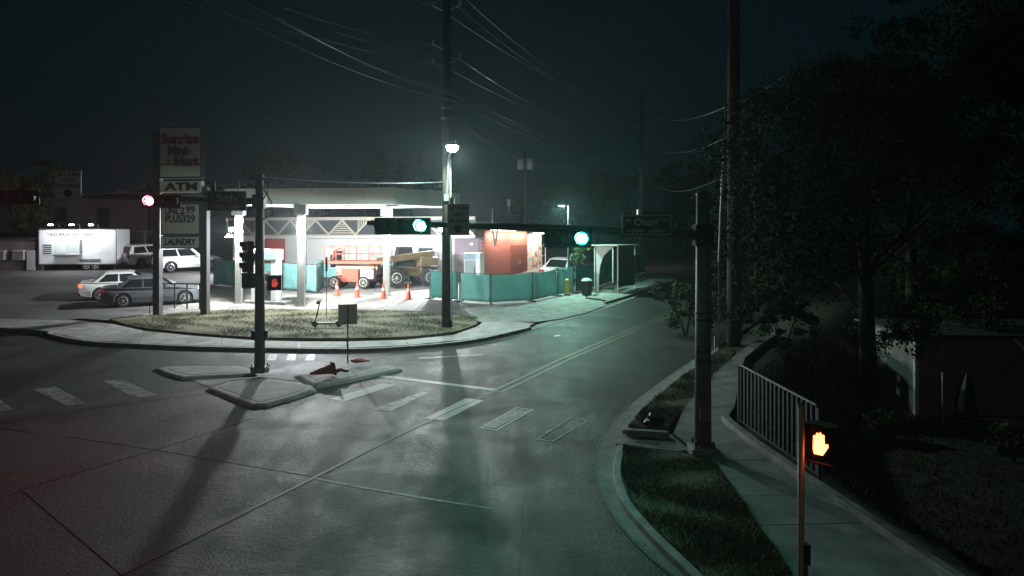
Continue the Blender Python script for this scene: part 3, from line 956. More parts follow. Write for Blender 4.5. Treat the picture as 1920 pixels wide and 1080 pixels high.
# white rack frame
q = at(1016, 508, 53)
rk = thing('metal_rack', 'narrow white metal rack frame standing beside the mural wall', 'rack', (q.x, q.y, plane_z(q.y) + .03), R(-15))
for x in (-.24, .24):
    MB().bar((x, 0, 0), (x, 0, 2.15), .05).build('post', white_metal, rk)
for z in (.1, .75, 1.4, 2.1):
    MB().bar((-.24, 0, z), (.24, 0, z), .045).build('crossbar', white_metal, rk)
MB().bar((0, 0, .1), (0, 0, 2.1), .03).build('middle_bar', white_metal, rk)
for x in (-.24, .24):
    MB().bar((x, -.3, .02), (x, .3, .02), .05).build('foot', white_metal, rk)

# ---- fuel dispenser on its island
q = G(503, 570, 0.05)
fd = thing('fuel_dispenser', 'white fuel dispenser on a low island beside the left canopy column', 'fuel pump', q, R(-14))
MB().bx(-1.15, 1.15, -.45, .45, -.03, .14).build('island_kerb', kerb_concrete, fd, bevel=.05)
MB().bx(-.5, .3, -.28, .28, .14, 1.05).build('cabinet', mat('pump_dark', (.06, .065, .07), .5), fd, bevel=.03)
MB().bx(-.5, .3, -.26, .26, 1.05, 1.6).build('display_head', mat('pump_grey', (.25, .26, .27), .4), fd, bevel=.03)
MB().bx(-.42, .22, -.275, -.262, 1.15, 1.5).build('display', mat('pump_screen', (.02, .025, .03), .15), fd)
MB().bx(.31, .62, -.3, .3, .14, 2.2).build('side_column', white_metal, fd, bevel=.03)
MB().bx(-.8, -.51, -.3, .3, .14, 2.2).build('side_column', white_metal, fd, bevel=.03)
MB().bx(-.85, .68, -.34, .34, 2.2, 2.75).build('top_sign', white_metal, fd, bevel=.03)
MB().bx(-.8, .63, -.35, -.342, 2.25, 2.7).build('teal_band', wall_teal, fd)
for x in (-.35, .15):
    nz_ = MB().path([(x, -.3, .95), (x, -.42, .9), (x, -.44, .75)], .03).build('nozzle', sign_black, fd)
    MB().path([(x, -.44, .75), (x + .06, -.5, .45), (x + .12, -.46, .3), (x + .14, -.32, .6), (x + .1, -.29, 1.0)], .02).build('hose', rubber, nz_)

# ---- screened construction fence
def fence(name, label, pts, h, m, group=None, sub=2.4):
    P = [G(x, y, .04) for x, y in pts]
    root = thing(name, label, 'fence', P[0], 0, group)
    o = root.location
    nodes = []
    for k in range(len(P) - 1):
        n = max(1, round((P[k + 1] - P[k]).length / sub))
        for q in range(n):
            nodes.append(P[k].lerp(P[k + 1], q / n) - o)
    nodes.append(P[-1] - o)
    for k, p in enumerate(nodes):
        MB().tube(p, p + Vector((0, 0, h + .04)), .03, n=8).build('post', dark_steel, root)
        d = (nodes[min(k + 1, len(nodes) - 1)] - nodes[max(0, k - 1)]).normalized()
        s = Vector((-d.y, d.x, 0))
        MB().bar(p + s * .35 + Vector((0, 0, .03)), p - s * .35 + Vector((0, 0, .03)), .08, .06).build('foot', dark_steel, root)
    for k in range(len(nodes) - 1):
        a, b_ = nodes[k], nodes[k + 1]
        d = (b_ - a); dn = d.normalized(); s = Vector((-dn.y, dn.x, 0))
        mb = MB(); nxx, nzz = 16, 8
        for j in range(nzz + 1):
            for i in range(nxx + 1):
                t = i / nxx; u = j / nzz
                wob = .09 * math.sin(t * 7 + k * 2.1 + u * 2) * math.sin(u * 3.14) * math.sin(t * 3.14) + .02 * math.sin(t * 17 + k + 2 * u)
                mb.v.append(tuple(a + dn * .035 + (d - dn * .07) * t + s * wob + Vector((0, 0, .08 + (h - .1) * u - .03 * math.sin(t * 3.14) * u))))
        mb.f = [(j * (nxx + 1) + i, j * (nxx + 1) + i + 1, (j + 1) * (nxx + 1) + i + 1, (j + 1) * (nxx + 1) + i) for j in range(nzz) for i in range(nxx)]
        pn = mb.build('screen_panel', m, root, smooth_=True)
        sd = pn.modifiers.new('thickness', 'SOLIDIFY'); sd.thickness = .006
        MB().tube(a + Vector((0, 0, h)), b_ + Vector((0, 0, h)), .02, n=6).build('top_rail', dark_steel, root)
    return root
fence('screened_fence', 'long teal screened fence curving along the driveway before the brick building', [(862, 567), (920, 571), (998, 567), (1045, 556.5), (1075, 551)], 1.5, teal_mesh, sub=2.2)
fence('screened_fence', 'dark green end of the screened fence beside the street lamp pole', [(806, 561), (858, 566)], 1.5, teal_dark)
fence('screened_fence', 'far dark green fence running behind the bus shelter', [(1080, 549), (1125, 538), (1172, 524), (1210, 512)], 1.45, teal_dark)
fence('screened_fence', 'teal fence corner around the forecourt between two canopy columns', [(530, 546), (572, 550), (594, 552), (606, 540)], 1.6, teal_mesh)
fence('screened_fence', 'teal fence panel right of the shop sign poles', [(401, 536), (446, 540)], 1.6, teal_mesh)
fence('screened_fence', 'teal fence stretch seen behind the fuel dispenser', [(452, 541), (527, 545.5)], 1.55, teal_mesh)
for px in (1065,):
    pass
# ================================================================== MACHINES, CONES, CARS
def wheel(parent, c, r, w, rimm=alloy, axis='Y', spokes=5, side=-1, rr=0.66):
    M = Matrix.Translation(c) @ Matrix.Rotation(R(90), 4, 'X')
    t = MB().lathe([(r * .6, -w / 2), (r * .93, -w / 2), (r, -w * .32), (r, w * .32), (r * .93, w / 2), (r * .6, w / 2)], 20, M).build('wheel', rubber, parent, smooth_=False)
    mb = MB()
    ro = r * rr
    mb.lathe([(ro * .25, w * .3), (ro * .25, w / 2 + .01)], 10, M)
    mb.lathe([(ro, w * .1), (ro, w / 2 + .004), (ro * .88, w / 2 + .012), (ro * .88, w * .1)], 20, M, caps=False)
    mb.lathe([(ro * .25, -w / 2 - .01), (ro * .25, -w * .3)], 10, M)
    mb.lathe([(ro * .88, -w * .1), (ro * .88, -w / 2 - .012), (ro, -w / 2 - .004), (ro, -w * .1)], 20, M, caps=False)
    for k in range(spokes):
        a = 2 * math.pi * k / spokes + .3
        for sgn in (1, -1):
            z = sgn * (w / 2 - .015)
            mb.bar(M @ Vector((ro * .2 * math.cos(a), ro * .2 * math.sin(a), z)), M @ Vector((ro * .95 * math.cos(a), ro * .95 * math.sin(a), z)), ro * .24, .03, M.to_3x3() @ Vector((0, 0, 1)))
    mb.build('rim', rimm, t)
    MB().lathe([(r * .62, -w * .12), (r * .62, w * .12)], 16, M).build('brake_disc', mat('brake_disc_steel', (.05, .05, .05), .6, .5), t)  # dark steel disc behind the spokes
    return t

# rough terrain scissor lift, x along its length
q = G(672, 541, .05)
sl = thing('scissor_lift', 'orange scissor lift with railed platform parked under the canopy', 'lift', q, R(-6))
MB().bx(-1.25, 1.15, -.6, .6, .45, .72).build('chassis', lift_orange, sl, bevel=.03)
MB().bx(-.75, .25, -.86, -.62, .38, 1.15).build('side_box', lift_orange, sl, bevel=.03)
MB().bx(-.75, .25, .62, .86, .38, 1.15).build('side_box', lift_orange, sl, bevel=.03)
MB().bx(.35, 1.15, -.84, -.61, .55, 1.1).build('engine_cover', mat('machine_grey', (.3, .3, .27), .6), sl, bevel=.03)
for x in (-1.2, .55):
    for y in (-.75, .75):
        wheel(sl, (x, y, .36), .36, .28, mat('machine_rim', (.45, .42, .38), .6), spokes=6)
for k in range(4):
    z = .82 + k * .14
    for y in (-.35, .35):
        MB().bar((-1.25, y, z), (1.25, y, z + .1), .07, .1).build('scissor_arm', mat('scissor_arm_paint', (.5, .3, .22), .5), sl)
        MB().bar((-1.25, y + .09, z + .1), (1.25, y + .09, z), .07, .1).build('scissor_arm', mat('scissor_arm_paint', (.5, .3, .22), .5), sl)
MB().bx(-1.85, 1.85, -.8, .8, 1.42, 1.6).build('platform', lift_orange, sl, bevel=.02)
rails = MB()
for x in (-1.82, -1.1, -.35, .4, 1.1, 1.82):
    for y in (-.77, .77):
        MB().bar((x, y, 1.6), (x, y, 2.45), .045).build('rail_post', lift_orange, sl)
for z in (2.0, 2.45):
    for y in (-.77, .77):
        MB().bar((-1.84, y, z), (1.84, y, z), .04).build('guard_rail', lift_orange, sl)
    for x in (-1.82, 1.82):
        MB().bar((x, -.75, z), (x, .75, z), .04).build('guard_rail', lift_orange, sl)
MB().bx(-1.7, -1.35, -.74, -.5, 1.95, 2.3).build('control_box', sign_white, sl, bevel=.02)
MB().path([(-1.3, -.79, 1.7), (-1.1, -.84, 2.2), (-.8, -.85, 2.35), (-.6, -.84, 2.1)], .04).build('hose', orange_plastic, sl)

# telehandler seen from its corner
q = G(764, 538, .05)
th = thing('telehandler', 'olive yellow telehandler with big tyres parked behind the orange lift', 'telehandler', q, R(28))
MB().bx(-1.5, 1.5, -.5, .5, .6, 1.15).build('chassis', olive_yellow, th, bevel=.05)
MB().bx(.6, 1.75, -.62, .62, .75, 1.75).build('engine_cover', olive_yellow, th, bevel=.1)
MB().taper((-.7, .5, .05, .72), (-.5, .35, .1, .68), 1.15, 2.35).build('cab', mat('cab_dark', (.03, .035, .035), .3), th, bevel=.04)
MB().bar((1.6, -.2, 1.95), (-1.9, -.2, 1.55), .32, .36).build('boom', olive_yellow, th)
MB().bar((-1.85, -.2, 1.55), (-2.2, -.2, .8), .22, .3).build('boom_head', olive_yellow, th)
MB().bx(-2.3, -2.18, -.65, .35, .4, 1.1).build('fork_carriage', dark_steel, th)
for x in (-1.05, 1.05):
    for y in (-.85, .85):
        wheel(th, (x, y, .56), .56, .4, mat('machine_rim', (.45, .42, .38), .6), spokes=8, rr=.55)
        MB().bx(x - .62, x + .62, y - .2, y + .2, 1.17, 1.22).build('mudguard', dark_steel, th)

# traffic cones
def cone_mesh(label, loc, h=.82):
    root = thing('traffic_cone', label, 'traffic cone', loc, 0, 'traffic cones before the canopy')
    MB().bx(-.19, .19, -.19, .19, 0, .035).build('base', orange_plastic, root, bevel=.015)
    MB().lathe([(.145, .035), (.03, h), (.02, h)], 16).build('cone', orange_plastic, root, smooth_=False)
    k = lambda z: .145 - (.115) * (z - .035) / (h - .035) + .003
    MB().lathe([(k(h * .52), h * .52), (k(h * .68), h * .68)], 16, caps=False).build('reflective_collar', mat('cone_collar', (.55, .5, .48), .5), root)
    return root
c1 = cone_mesh('orange traffic cone at the left end of the cone row', G(632, 557, .05))
for (px, py, lab) in ((670, 559, 'orange traffic cone second from left before the lift'), (719, 561, 'orange traffic cone at the foot of the right canopy column'),
                      (766, 563, 'orange traffic cone at the right end of the cone row')):
    c = copy_tree(c1); c.location = G(px, py, .05); c['label'] = lab; c.rotation_euler.z = random.uniform(0, 1)

# ---- cars
def car(label, loc, rz, L, W, Hh, paint, kind='sedan', lit_tail=False, slope=True, group='parked cars'):
    root = thing('parked_car', label, 'car', loc, rz, group)
    # lean with the slope of the lot
    n = Vector((0, -SLOPE, 1)).normalized()
    root.rotation_mode = 'QUATERNION'
    root.rotation_quaternion = Vector((0, 0, 1)).rotation_difference(n) @ Matrix.Rotation(rz, 3, 'Z').to_quaternion()
    suv = kind == 'suv'
    wr = .37 if suv else .33
    xf, xr = L / 2 - .93, -L / 2 + 1.0
    b0 = .3 if suv else .2
    belt = 1.06 if suv else .93
    hood = belt - (.04 if suv else .1)
    ar = wr + .06
    prof = [(L / 2 - .06, b0 + .04), (L / 2, .5), (L / 2 - .03, hood - .2), (L / 2 - .28, hood - .06), (L * .17 + .35, belt - .01), (L * .17, belt + .02)]
    if suv:
        prof += [(-L / 2 + .1, belt + .05), (-L / 2 + .02, belt - .1), (-L / 2, .55), (-L / 2 + .07, b0 + .05)]
    else:
        prof += [(-L / 2 + .9, belt + .04), (-L / 2 + .45, belt + .05), (-L / 2 + .06, belt + .02), (-L / 2, belt - .18), (-L / 2 + .01, .48), (-L / 2 + .1, b0 + .06)]
    def arch(cx):
        out = []
        for k in range(9):
            a = math.pi - math.pi * k / 8
            out.append((cx + ar * math.cos(a), max(b0, wr + ar * math.sin(a) * 1.0)))
        out[0] = (cx - ar, b0); out[-1] = (cx + ar, b0)
        return out
    prof += arch(xr) + arch(xf)
    def hw(x, z, k):
        e = max(0, (abs(x) / (L / 2) - .72) / .28)
        w = W / 2 * (1 - .16 * e * e)
        if z > .55:
            w -= .05 * (z - .55) / .4
        if z < .4:
            w -= .03
        return w
    rows = (-1.0, -.72, 0, .72, 1.0)
    mb = MB(); npf = len(prof)
    for rk_ in rows:
        for x, z in prof:
            crown = 0
            if z > belt - .22:
                crown = .035 * (1 - rk_ * rk_)
            mb.v.append((x, hw(x, z, rk_) * rk_, z + crown))
    for j in range(len(rows) - 1):
        for i in range(npf):
            a = j * npf + i; b_ = j * npf + (i + 1) % npf
            mb.f.append((a, b_, b_ + npf, a + npf))
    mb.f.append(tuple(range(npf)))
    mb.f.append(tuple(range((len(rows) - 1) * npf, len(rows) * npf))[::-1])
    body = mb.build('body', paint, root, bevel=.03)
    import bmesh
    bm = bmesh.new(); bm.from_mesh(body.data); bmesh.ops.recalc_face_normals(bm, faces=bm.faces); bm.to_mesh(body.data); bm.free()
    # greenhouse
    xb1, xt1 = L * .17 + .1, L * .17 - .62
    xb0, xt0 = (-L / 2 + .12, -L / 2 + .42) if suv else (-L / 2 + .62, -L / 2 + 1.28)
    wb, wt = W / 2 * .93, W / 2 * .72
    z0, z1 = belt - .0, Hh
    zm = z0 + (z1 - z0) * .9
    mb = MB()
    mb.taper((xb0, xb1, -wb, wb), (xt0 - .04, xt1 + .06, -wt - .03, wt + .03), z0, zm)
    cabin = mb.build('cabin', paint, root, bevel=.03)
    MB().taper((xt0 - .05, xt1 + .07, -wt - .035, wt + .035), (xt0 + .16, xt1 - .14, -wt + .1, wt - .1), zm - .01, z1).build('roof', paint, root, bevel=.03)
    def face(p00, p10, p11, p01, a0, a1, u0, u1, name, push):
        P = lambda s, t: (Vector(p00) * (1 - s) * (1 - t) + Vector(p10) * s * (1 - t) + Vector(p11) * s * t + Vector(p01) * (1 - s) * t)
        q = [P(a0, u0), P(a1, u0), P(a1, u1), P(a0, u1)]
        nn = (q[1] - q[0]).cross(q[3] - q[0]).normalized()
        if nn.dot(Vector(push)) < 0:
            nn = -nn
        vs = [p + nn * .002 for p in q] + [p + nn * .012 for p in q]
        MB().add(vs, [(0, 1, 2, 3), (4, 5, 6, 7), (0, 1, 5, 4), (1, 2, 6, 5), (2, 3, 7, 6), (3, 0, 4, 7)]).build(name, car_glass, root)
    xt0_, xt1_ = xt0 - .04, xt1 + .06; wt_ = wt + .03
    for s in (-1, 1):
        A, B_, C_, D_ = (xb0, s * wb, z0), (xb1, s * wb, z0), (xt1_, s * wt_, zm), (xt0_, s * wt_, zm)
        face(A, B_, C_, D_, .1, .47, .1, .9, 'side_window', (0, s, 0))
        face(A, B_, C_, D_, .51, .9, .1, .9, 'side_window', (0, s, 0))
        if suv:
            pass
        # door seams, handles, mirrors, lights
        for xx in (-.35, .45):
            MB().bx(xx - .09, xx + .09, s * (W / 2 - .02) - .012, s * (W / 2 - .02) + .012, belt - .13, belt - .1).build('door_handle', paint, root)
        for xx in (L * .17 - .12, -.05, -L / 2 + 1.55):
            MB().bx(xx - .006, xx + .006, s * (W / 2 - .012) - .004, s * (W / 2 - .012) + .004, b0 + .12, belt - .03).build('door_seam', rubber, root)
        MB().bx(L * .17 - .35, L * .17 - .18, s * (W / 2 + .05) - .09, s * (W / 2 + .05) + .09, belt + .03, belt + .17).build('wing_mirror', paint, root, bevel=.03)
        for cx in (xf, xr):
            wheel(root, (cx, s * (W / 2 - .13), wr), wr, .22)
        tl = emitter('tail_light_glow', (1, .12, .06), 2.5) if lit_tail else tail_red
        if suv:
            MB().bx(-L / 2 - .012, -L / 2 + .12, s * (W / 2 - .2) - .1, s * (W / 2 - .2) + .1, belt - .25, belt + .12).build('tail_light', tl, root, bevel=.02)
        else:
            MB().bx(-L / 2 - .01, -L / 2 + .16, s * (W / 2 - .27) - .19, s * (W / 2 - .27) + .17, belt - .2, belt - .04).build('tail_light', tl, root, bevel=.02)
        MB().bx(L / 2 - .3, L / 2 - .02, s * (W / 2 - .33) - .18, s * (W / 2 - .33) + .16, hood - .24, hood - .1).build('headlight', head_clear, root, bevel=.03)
    A, B_, C_, D_ = (xb0, -wb, z0), (xb0, wb, z0), (xt0_, wt_, zm), (xt0_, -wt_, zm)
    face(A, B_, C_, D_, .08, .92, .1, .92, 'rear_window', (-1, 0, .5))
    A, B_, C_, D_ = (xb1, -wb, z0), (xb1, wb, z0), (xt1_, wt_, zm), (xt1_, -wt_, zm)
    face(A, B_, C_, D_, .06, .94, .08, .94, 'windscreen', (1, 0, .5))
    MB().bx(-L / 2 - .02, -L / 2 + .05, -.26, .26, .55 if not suv else .75, .68 if not suv else .88).build('number_plate', sign_white, root)
    MB().bx(-L / 2 - .025, -L / 2 + .06, -W / 2 + .22, W / 2 - .22, b0 + .1, b0 + .2).build('bumper_strip', rubber, root)
    MB().bx(L / 2 - .05, L / 2 + .008, -.5, .5, .42, hood - .28).build('grille', rubber, root, bevel=.01)
    MB().bx(-L / 2 + .3, L / 2 - .3, -W / 2 + .24, W / 2 - .24, b0 - .04, .42).build('underbody', rubber, root)
    return root
grey_paint = mat('grey_car_paint', (0.1, 0.105, 0.115), 0.3, 0.3)
silver_paint = mat('silver_car_paint', (0.55, 0.55, 0.54), 0.3, 0.3)
white_car = mat('white_car_paint', (0.72, 0.72, 0.72), 0.3)
a, b_ = G(236, 578.5), G(339, 571)
hd = math.atan2(b_.y - a.y, b_.x - a.x) - R(9)
mid = (a + b_) / 2 + Vector((-math.sin(hd), math.cos(hd), 0)) * .8
mid.z = plane_z(mid.y) + .035
car('dark grey sedan parked nearest the shop sign poles', mid, hd, 4.75, 1.8, 1.45, grey_paint)
m2 = mid + Vector((-2.35, 2.3, 0)); m2.z = plane_z(m2.y) + .035
car('silver sedan with glowing tail lights parked behind the dark grey one', m2, hd, 4.7, 1.8, 1.46, silver_paint, lit_tail=True)
q = G(352, 508); q.z = plane_z(q.y) + .035
car('white SUV parked behind the shop sign, right of the other SUV', q, R(32), 4.5, 1.85, 1.72, white_car, 'suv')
q = G(281, 500); q.z = plane_z(q.y) + .035
car('white SUV parked beside the barred gate, left of the other SUV', q, R(58), 4.5, 1.85, 1.7, white_car, 'suv')
q = G(1062, 527); q.z = plane_z(q.y) + .035
car('white car half hidden behind the screened fence near the mural', q, R(60), 4.5, 1.8, 1.5, white_car, 'sedan')

# ---- food trailer
q = G(146, 508)
tr = thing('food_trailer', 'white food trailer with serving hatch and lettering under roof lamps', 'trailer', (q.x, q.y, plane_z(q.y) + .03), R(4))
tw = mat('trailer_white', (.74, .74, .75), .45, col2=(.68, .68, .69), vscale=.7)
MB().bx(-2.7, 2.7, 0, 2.3, .42, 2.95).build('body', tw, tr, bevel=.06)
for z in (.44, 2.9):
    MB().bx(-2.68, 2.68, -.03, -.002, z - .02, z + .04).build('trim', galv, tr)
for x in (-2.66, 2.66):
    MB().bx(x - .03, x + .03, -.03, -.002, .5, 2.86).build('corner_trim', galv, tr)
h = MB().bx(-1.55, .05, -.02, -.002, 1.25, 2.2).build('serving_hatch', mat('hatch_glass', (.45, .5, .5), .2), tr)
MB().bx(-1.6, -.82, -.04, -.022, 1.22, 2.23).build('hatch_frame', mat('hatch_pane', (.55, .58, .58), .2), h)
MB().bx(-1.6, .3, -.35, -.03, 1.08, 1.14).build('counter_shelf', galv, tr)
MB().bx(.12, .32, -.03, -.002, 1.2, 2.2).build('hatch_post', galv, tr)
MB().bx(-2.45, -1.75, -.02, -.002, 1.1, 1.9).build('menu_board', mat('menu_board', (.4, .42, .45), .6, col2=(.6, .6, .6), vscale=6), tr)
MB().bx(1.3, 2.2, -.012, -.002, 1.2, 2.3).build('picture_decal', mat('food_decal', (.55, .57, .55), .6, col2=(.72, .7, .68), vscale=3), tr)
for k in range(5):
    MB().bx(-2.38, -1.82, -.026, -.021, 1.18 + k * .14, 1.25 + k * .14).build('menu_line', sign_black, tr)
text('lettering', 'TAQUERIA LA OVERA', .3, sign_black, tr, (-.55, -.006, 2.55), 3.2, .01)
for x in (.55, 1.17):
    t = wheel(tr, (x, .18, .34), .34, .22, white_metal, spokes=6)
MB().bx(.15, 1.57, -.05, -.004, .62, .82).build('mudguard', galv, tr, bevel=.02)
for x, y in ((-2.5, .15), (2.5, .15), (-2.5, 2.1), (2.5, 2.1)):
    MB().bx(x - .06, x + .06, y - .06, y + .06, -.02, .43).build('jack_leg', galv, tr)
MB().path([(-2.7, .9, .45), (-3.9, 1.15, .45), (-2.7, 1.4, .45)], .05).build('tow_frame', dark_steel, tr)
for k, x in enumerate((-1.3, .1, 1.4)):
    lm = MB().bx(x - .12, x + .12, -1.25, -1.08, 3.2, 3.28).build('roof_lamp', flood_lit, tr)
    MB().path([(x, .1, 2.9), (x, .0, 3.3), (x, -1.15, 3.3)], .025).build('lamp_arm', dark_steel, lm)
    p = tr.matrix_basis @ Vector((x, -1.2, 3.17))
    l = lamp('roof_spot', 'AREA', p, 60, (.9, .95, 1.0), tr.matrix_basis @ Vector((x, .05, 1.1)), size=.3, size_y=.2)
    l.parent = tr; l.matrix_parent_inverse = tr.matrix_basis.inverted()

# ---- barred gate right of the trailer
q = G(252, 501)
bg_ = thing('barred_gate', 'tall dark barred gate frame between food trailer and white SUVs', 'gate', (q.x, q.y + 1.0, plane_z(q.y + 1) + .03), R(3))
for k in range(15):
    x = -1.5 + k * .214
    MB().bar((x, 0, .1), (x, 0, 2.55), .035).build('bar', dark_steel, bg_)
for z in (.1, 1.3, 2.55):
    MB().bar((-1.52, .03, z), (1.52, .03, z), .05).build('rail', galv if z > 2 else dark_steel, bg_)
for x in (-1.56, .35, 1.56):
    MB().bar((x, .03, 0), (x, .03, 2.65), .09).build('post', galv if x > 0 else dark_steel, bg_)
# ---- sheds and the two storey building behind
q = G(26, 512)
sh = thing('shed', 'low dark shed with wall units left of the food trailer', 'shed', (q.x - 2.6, q.y + 1.2, plane_z(q.y) + .03), R(6))
shed_m = mat('shed_wall', (.12, .09, .09), .8, col2=(.16, .12, .12), vscale=1.5)
MB().bx(-4.0, 3.6, 0, 3.0, -.3, 2.3).build('wall', shed_m, sh)
MB().bx(-4.1, 3.7, -.25, 3.2, 2.3, 2.42).build('roof', dark_steel, sh)
for x, z in ((.9, 1.15), (2.2, 1.15)):
    o = MB().bx(x - .4, x + .4, -.4, -.002, z - .3, z + .4).build('air_conditioner', mat('ac_grey', (.35, .33, .33), .6), sh, bevel=.02)
    for k in range(5):
        MB().bx(x - .34, x + .34, -.42, -.402, z - .22 + k * .11, z - .17 + k * .11).build('vent_slat', dark_steel, o)
MB().bx(2.75, 3.25, -.3, -.002, .1, 1.5).build('tall_locker', mat('ac_grey', (.35, .33, .33), .6), sh)
q = at(215, 440, 74)
bb = thing('two_storey_building', 'dim two storey building with low gabled roof behind the trailer', 'building', (q.x, q.y, plane_z(74) + .03), R(10))
bw = mat('dim_stucco', (.18, .15, .15), .85, col2=(.22, .18, .18), vscale=.6)
MB().bx(-5.8, 6.6, 0, 8, -.3, 5.1).build('wall', bw, bb)
mb = MB().prism([(-6.0, 5.1), (7.0, 5.1), (.3, 5.1 + 1.1)][:0] or [(-3.2, 5.102), (3.4, 5.102), (1.2, 5.75), (.9, 5.95), (.5, 5.95), (.2, 5.75)], -8.3, .3, Matrix.Rotation(R(90), 4, 'X'))
mb.build('gable', mat('gable_pale', (.3, .26, .26), .8), bb)
MB().bx(-6.1, 6.9, -.35, 8.3, 5.06, 5.1).build('roof', dark_steel, bb)
for x in (-4.6, -1.0, 3.4):
    w = MB().bx(x - .55, x + .55, -.03, -.002, .3, 4.3).build('window_bay', dark_board, bb)
    for z in (.5, 2.5):
        MB().bx(x - .48, x + .48, -.045, -.032, z, z + 1.6).build('pane', blue_glass, w)
# ================================================================== SIGNALS, POLES, SIGNS
def face_cam(p):
    """turn local -Y towards the camera position's side of the junction"""
    return math.atan2(p[0], p[1]) * -1.0

def signal_head(label, loc, rz, n=3, lit=None, litm=None, vertical=False, group=None):
    root = thing('traffic_signal', label, 'traffic signal', loc, rz, group)
    pitch = .335
    colm = [lens_dark_r, lens_dark_y, lens_dark_g, lens_dark_y, lens_dark_g][:n] if n != 4 else [lens_dark_r, lens_dark_y, lens_dark_g, lens_dark_g]
    half = n * pitch / 2
    if vertical:
        MB().bx(-.17, .17, .0, .2, -half, half).build('housing', signal_black, root, bevel=.04)
        MB().bx(-.21, .21, .06, .075, -half - .05, half + .05).build('backplate', signal_black, root)
    else:
        MB().bx(-half, half, .0, .2, -.17, .17).build('housing', signal_black, root, bevel=.04)
        MB().bx(-half - .05, half + .05, .06, .075, -.21, .21).build('backplate', signal_black, root)
    for k in range(n):
        off = -half + pitch * (k + .5)
        c = Vector((0, 0, -off)) if vertical else Vector((off, 0, 0))
        M = Matrix.Translation(c) @ Matrix.Rotation(R(90), 4, 'X')
        m = litm if k == lit else colm[min(k, len(colm) - 1)]
        if k == lit and litm in (green_lit, red_lit):
            ln = MB().lathe([(.148, .002), (.12, .03), (.06, .042), (.005, .045)], 20, M).build('lens', green_rim if litm is green_lit else red_rim, root, smooth_=True)
            MB().lathe([(.112, .034), (.09, .04), (.05, .047), (.005, .05)], 20, M).build('led_cluster', litm, ln, smooth_=True)
        else:
            MB().lathe([(.148, .002), (.12, .03), (.06, .042), (.005, .045)], 20, M).build('lens', m, root, smooth_=True)
        mb = MB(); nseg = 14
        for j in range(nseg + 1):
            a = R(-50) + R(280) * j / nseg
            for rr, dd in ((.152, 0), (.16, 0), (.16, .24 if 0 < a < math.pi else .16), (.152, .24 if 0 < a < math.pi else .16)):
                p = c + Vector((rr * math.cos(a), -dd, rr * math.sin(a)))
                mb.v.append(tuple(p))
        for j in range(nseg):
            for e in range(4):
                a0 = 4 * j + e; b0_ = 4 * j + (e + 1) % 4
                mb.f.append((a0, b0_, b0_ + 4, a0 + 4))
        mb.build('visor', signal_black, root)
    MB().bx(-.05, .05, .2, .34, -.12, .12).build('bracket', galv, root)
    return root

def turn_sign(label, loc, rz, w, hgt):
    root = thing('regulatory_sign', label, 'traffic sign', loc, rz)
    MB().bx(-w / 2, w / 2, 0, .012, -hgt / 2, hgt / 2).build('panel', sign_white, root)
    for z, s in ((hgt / 2 - .01, 1), (-hgt / 2 + .01, 1)):
        MB().bx(-w / 2 + .02, w / 2 - .02, -.003, -.001, z - .006, z + .006).build('border', sign_black, root)
    for k, t in enumerate(('LEFT TURN', 'YIELD', 'ON GREEN')):
        text('lettering', t, hgt * .17, sign_black, root, (0, -.003, hgt * (.36 - .2 * k)), w * (.84 if k != 1 else .5), .002, .001)
    M = Matrix.Translation((0, -.001, -hgt * .29)) @ Matrix.Rotation(R(90), 4, 'X')
    MB().lathe([(hgt * .13, 0), (hgt * .13, .002)], 20, M).build('green_dot', sign_green if True else sign_black, root)
    MB().bar((0, .045, -hgt / 2), (0, .045, hgt / 2 - .05), .05).build('bracket', galv, root)
    return root

def street_sign(label, loc, rz, w, h_, name, sub, sup):
    root = thing('street_name_sign', label, 'street sign', loc, rz)
    MB().bx(-w / 2, w / 2, 0, .03, -h_ / 2, h_ / 2).build('panel', sign_green, root, bevel=.01)
    for z in (-h_ / 2 + .02, h_ / 2 - .02):
        MB().bx(-w / 2 + .02, w / 2 - .02, -.003, -.001, z - .008, z + .008).build('border', sign_white, root)
    for x in (-w / 2 + .02, w / 2 - .02):
        MB().bx(x - .008, x + .008, -.003, -.001, -h_ / 2 + .03, h_ / 2 - .03).build('border', sign_white, root)
    text('lettering', name, h_ * .5, sign_white, root, (0, -.003, h_ * .13), w * .5, .003, .001)
    text('lettering', sup[0], h_ * .26, sign_white, root, (-w * .36, -.003, h_ * .2), None, .001, .001)
    text('lettering', sup[1], h_ * .26, sign_white, root, (w * .38, -.003, h_ * .2), None, .001, .001)
    text('lettering', sub, h_ * .22, sign_white, root, (0, -.003, -h_ * .3), w * .8, .001, .001)
    for x in (-w * .3, w * .3):
        MB().bar((x, .04, h_ / 2 - .05), (x, .04, h_ / 2 + .3), .04).build('hanger', galv, root)
    return root

# ---- mast arm signal pole on the traffic island
b = G(487, 706, .16)
pz = lambda y, Y: at(0, y, Y).z
sp = thing('signal_pole', 'galvanised signal pole with long arm standing on the traffic island', 'signal pole', b)
top = pz(331, b.y) - b.z
MB().lathe([(.3, -.02), (.3, .1), (.29, .12)], 8).build('footing', kerb_concrete, sp)
MB().bx(-.24, .24, -.24, .24, .12, .17).build('base_plate', galv, sp)
for x in (-.19, .19):
    for y in (-.19, .19):
        MB().tube((x, y, .17), (x, y, .25), .025, n=6).build('anchor_nut', dark_steel, sp)
MB().tube((0, 0, .17), (0, 0, top), .165, .125, 16).build('pole', galv, sp, smooth_=True)
MB().lathe([(.135, top), (.135, top + .04), (.02, top + .1)], 14).build('cap', dark_steel, sp)
armz = pz(378, b.y) - b.z
arm_end = at(-90, 362, 23.4) - b
MB().path([(0, 0, armz), arm_end * .5 + Vector((0, 0, armz * .5 + .02)), arm_end], [.12, .09, .06], 12).build('mast_arm', galv, sp, smooth_=True)
